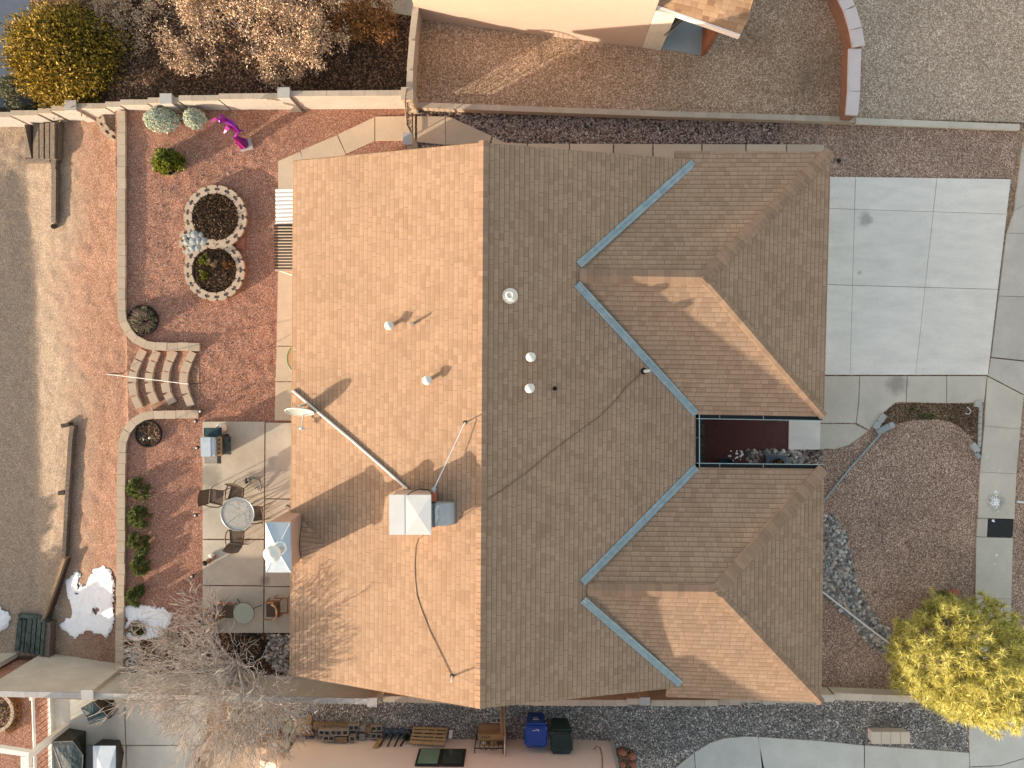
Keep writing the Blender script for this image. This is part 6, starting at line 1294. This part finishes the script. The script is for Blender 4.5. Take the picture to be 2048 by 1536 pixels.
# wheeled bins
def bin_(lab, cat, u0, u1, body, par):
    zt_ = 1.05; a = P(u0, 1455, zt_); c = P(u1, 1455, zt_); w_ = (c.x-a.x); cx = (a.x+c.x)/2; y1 = P(u0, 1451 if par else 1463, .95).y; y0 = y1-.66; t = thing('wheeled_bin', lab, cat, (cx, (y0+y1)/2, -.02))
    b = MB(); b.add([(cx-w_*.34, y1-.02, 0), (cx+w_*.34, y1-.02, 0), (cx+w_*.34, y0+.16, 0), (cx-w_*.34, y0+.16, 0), (cx-w_*.44, y1+.06, .92), (cx+w_*.44, y1+.06, .92), (cx+w_*.44, y0+.04, .92), (cx-w_*.44, y0+.04, .92)], [[0, 1, 2, 3], [7, 6, 5, 4], [0, 4, 5, 1], [1, 5, 6, 2], [2, 6, 7, 3], [3, 7, 4, 0]]); b.build('body', body, t)
    def rr(x0, x1, ya, yb_, r, n=5):
        o = []
        for (qx, qy, a0) in ((x1-r, yb_-r, 0), (x0+r, yb_-r, 90), (x0+r, ya+r, 180), (x1-r, ya+r, 270)):
            for k in range(n): an = R(a0+90*k/(n-1)); o.append((qx+r*math.cos(an), qy+r*math.sin(an)))
        return o
    b = MB(); o0 = rr(cx-w_/2, cx+w_/2, y0, y1, .09); o1 = rr(cx-w_/2+.05, cx+w_/2-.05, y0+.05, y1-.05, .07); o2 = rr(cx-w_/2+.08, cx+w_/2-.08, y0+.1, y1-.1, .06); n = len(o0)
    vs = [(x, y, .92) for x, y in o0]+[(x, y, .96) for x, y in o0]+[(x, y, 1.02) for x, y in o1]+[(x, y, 1.0) for x, y in o2]; fs = []
    for l in range(3):
        for j in range(n): fs.append([l*n+j, l*n+(j+1) % n, (l+1)*n+(j+1) % n, (l+1)*n+j])
    fs.append([3*n+j for j in range(n)]); fs.append(list(range(n))[::-1]); b.add(vs, fs); ld = b.build('lid', body, t)
    b = MB()
    if par:
        b.tube([V3(cx-.11, y1-.14, 1.012), V3(cx-.04, y1-.13, 1.012)], .012, 4); b.tube([V3(cx-.02, y1-.14, 1.012), V3(cx+.02, y1-.10, 1.012), V3(cx+.06, y1-.10, 1.012), V3(cx+.09, y1-.13, 1.012), V3(cx+.07, y1-.16, 1.012)], .012, 4); b.build('lid_mark', 'white_paint', ld)
        b = MB(); yf = y1+.075; b.box((cx, yf-.012, .66), (.20, .01, .03)); b.box((cx, yf-.03, .52), (.16, .01, .02)); b.build('front_mark', 'white_paint', t)
    else:
        b.tube([V3(cx-.05, y1-.2, 1.008), V3(cx-.13, y0+.1, 1.008)], .01, 4); b.tube([V3(cx+.05, y1-.2, 1.008), V3(cx+.13, y0+.1, 1.008)], .01, 4); b.build('lid_rib', 'cover_fabric', ld)
    b = MB(); b.tube([V3(cx-w_*.38, y0-.06, .93), V3(cx+w_*.38, y0-.06, .93)], .022, 6); b.tube([V3(cx-w_*.38, y0-.06, .93), V3(cx-w_*.38, y0+.03, .9)], .02, 5); b.tube([V3(cx+w_*.38, y0-.06, .93), V3(cx+w_*.38, y0+.03, .9)], .02, 5); b.build('handle', body, t)
    for s_ in (-1, 1): MB().add([], []).lathe((cx+s_*w_*.36, y0+.12, .1), [(.001, -.1), (.07, -.07), (.1, 0), (.07, .07), (.001, .1)], 12, sx=.3, cap=False).build('wheel', 'black_rubber', t)
bin_('blue wheeled recycling bin against the rose wall', 'bin', 1049, 1095, 'blue_bin', True); bin_('dark green wheeled rubbish bin right of the blue one', 'bin', 1101, 1146, 'green_bin', False)
t = thing('stone_bed', 'small bed with red rocks right of the rose house corner', 'garden bed', tuple(P(1250, 1505))); MB().solid([P(u, v, -.0) for u, v in ((1232, 1497), (1250, 1494), (1266, 1500), (1272, 1520), (1268, 1560), (1238, 1560))], .05).build('soil', 'planting_soil', t)
for u, v, r in ((1246, 1505, .15), (1264, 1512, .15), (1245, 1530, .12), (1266, 1530, .1)): MB().rock(P(u, v, .06), r, .6, seg=7).build('rock', 'red_stone', t)
# ---------------------------------------------------------------- bottom left neighbour
t = thing('white_railing', 'white rail fence with thin balusters beside the covered furniture', 'railing', tuple(P(80, 1470)))
za = 1.0; r0, r1 = P(66, 1396, za), P(74, 1640, za); b0, b1 = P(98, 1396, .15), P(103, 1640, .15)
MB().tube([r0, r1], .055, 4).build('top_rail', 'white_paint', t)
gx0 = r0.x; MB().tube([V3(r0.x, r0.y, .12), V3(r1.x, r1.y, .12)], .04, 4).build('bottom_rail', 'white_paint', t)
n = 22
for i in range(n): p = r0.lerp(r1, (i+.5)/n); MB().tube([V3(p.x, p.y, .12), p], .009, 4).build('baluster', 'brown_metal', t)
for k_ in (.46, 0): p = r0.lerp(r1, k_); MB().box((p.x-.03, p.y, .52), (.11, .11, 1.1)).build('post', 'white_paint', t)
t = thing('white_kerb', 'broad white kerb at the foot of the railing', 'kerb', tuple(P(100, 1450, .06))); MB().solid([P(95, 1398, .10), P(104, 1398, .10), P(108, 1640, .10), P(98, 1640, .10)], .12).build('kerb', 'white_paint', t)
def cover(lab, base, top, z0, z1, m='cover_fabric', m2='cover_black'):
    b = MB(); n = len(base); bb_ = [P(u, v, z0) for u, v in base]; tt = [P(u, v, z1) for u, v in top]; c = sum(bb_, Vector())/n
    t = thing('furniture_cover', lab, 'covered furniture', tuple(c), group='covered furniture on the neighbour patio')
    mid = [(bb_[i]*.45+tt[i]*.55)+rdir(rnd)*.03 for i in range(n)]; b.add(bb_+mid, [[i, (i+1) % n, n+(i+1) % n, n+i] for i in range(n)]); b.add(mid+tt, [[i, (i+1) % n, n+(i+1) % n, n+i] for i in range(n)]); b.build('skirt', m2, t)
    MB().add(tt+[sum(tt, Vector())/n+V3(0, 0, .05)], [[i, (i+1) % n, n] for i in range(n)]).build('top', m, t); b = MB(); b.tube(tt+[tt[0]], .012, 4); b.build('piping', 'cover_black' if m != 'cover_fabric' else 'cinder', t); return t
cover('small dark cover tilted against the fence on the neighbour patio', [(198, 1398), (228, 1400), (236, 1418), (222, 1436), (182, 1436), (172, 1412)], [(162, 1416), (186, 1402), (215, 1432), (208, 1440), (180, 1449), (176, 1440)], .04, .8)
cover('large dark teal cover in the lower left corner of the neighbour patio', [(130, 1455), (172, 1462), (172, 1600), (118, 1600)], [(104, 1484), (145, 1482), (166, 1510), (160, 1640), (100, 1640)][:4], .04, 1.0)
cover('pale quilted cover box beside the large teal cover', [(205, 1478), (240, 1480), (248, 1505), (232, 1600), (196, 1600)], [(185, 1491), (232, 1491), (232, 1520), (232, 1640), (186, 1640)], .04, .9, 'galvanised')
t = thing('ring_planter', 'round bed with a tan stone rim at the lower left edge', 'planter', tuple(P(-10, 1420))); c = P(-14, 1424, .12); b = MB()
for k in range(28): a0, a1 = k*2*math.pi/28+.01, (k+1)*2*math.pi/28-.01; b.solid([V3(c.x+r*math.cos(a), c.y+r*math.sin(a), .14) for r, a in ((.62, a0), (.74, a0), (.74, a1), (.62, a1))], .2)
b.build('rim', 'yard_block', t); MB().lathe((c.x, c.y, 0), [(.64, 0), (.64, .08), (.001, .1)], 30).build('soil', 'leaf_litter', t)
rg = random.Random(6); b = MB()
for i in range(1500): a = rg.uniform(-1.0, 1.1); d = rg.uniform(.72, .95); leaf(b, V3(c.x+d*math.cos(a), c.y+d*math.sin(a), rg.random()*.15), rdir(rg, .4), .05, .02, rg)
tag(b.build('ground_plants', 'rust_leaf'), 'low rusty green plants round the tan rimmed bed', 'plants')
c = P(10, 1352, -1.0)
t = thing('pergola_corner', 'white painted pergola corner in the very bottom left', 'pergola', tuple(P(20, 1520)))
MB().solid([P(-80, 1488, 2.2), P(0, 1496, 2.2), P(58, 1505, 2.2), P(57, 1514, 2.2), P(0, 1506, 2.2), P(-80, 1500, 2.2)], .18).build('beam', 'white_paint', t); MB().solid([P(41, 1513, 2.2), P(57, 1514, 2.2), P(60, 1640, 2.2), P(42, 1640, 2.2)], .18).build('beam', 'white_paint', t); p = P(50, 1512, 2.2); MB().box((p.x, p.y-.1, 1.0), (.16, .16, 2.0)).build('post', 'white_paint', t)
# plants among the neighbour's lit gravel
c = P(410, 1508, .1); dome('small_plant', 'tiny bright green plant at the corner of the brick pavers', 'plant', (c.x, c.y), .12, .12, .15, 0, 400, 'bright_leaf', .05, .03, 130)
rg = random.Random(14); b = MB()
for i in range(2600):
    p = P(rg.uniform(440, 600), rg.uniform(1403, 1490), 0); leaf(b, V3(p.x, p.y, -.01), rdir(rg, .1), .04, .02, rg)
struct(b.build('fallen_leaves', 'straw'), 'stuff')
t = thing('border_wall', 'curved tan border wall between the neighbour patio and the brick pavers', 'wall', tuple(P(390, 1500))); run_wall(t, [(W2(404, 1488, .15), W2(384, 1510, .15), 0, .15), (W2(384, 1510, .15), W2(348, 1600, .15), 0, .15)], .2, 'fence_block_tan', 'cap_block', side=-1)
t = thing('side_fence', 'low brown block wall between the brick pavers and the rose house', 'wall', tuple(P(540, 1480))); run_wall(t, [(W2(505, 1488, .6), W2(562, 1480, .6), 0, .6)], .15, 'cinder_brown', 'cinder_brown', side=1)
# off-frame trees beyond the slope, placed for their mottled shade on the hillside
for i, (x, y, h, r, lab) in enumerate(((-27.5, -13.2, 3.7, 1.3, 'unseen evergreen tree beyond the slope, nearest the tan house'), (-26.5, -10.4, 2.9, .9, 'smaller unseen evergreen tree beyond the slope'))):
    dome('evergreen_tree', lab, 'tree', (x, y), r, r, h, -1.8, 2600, 'juniper_leaf', .22, .1, 200+i)
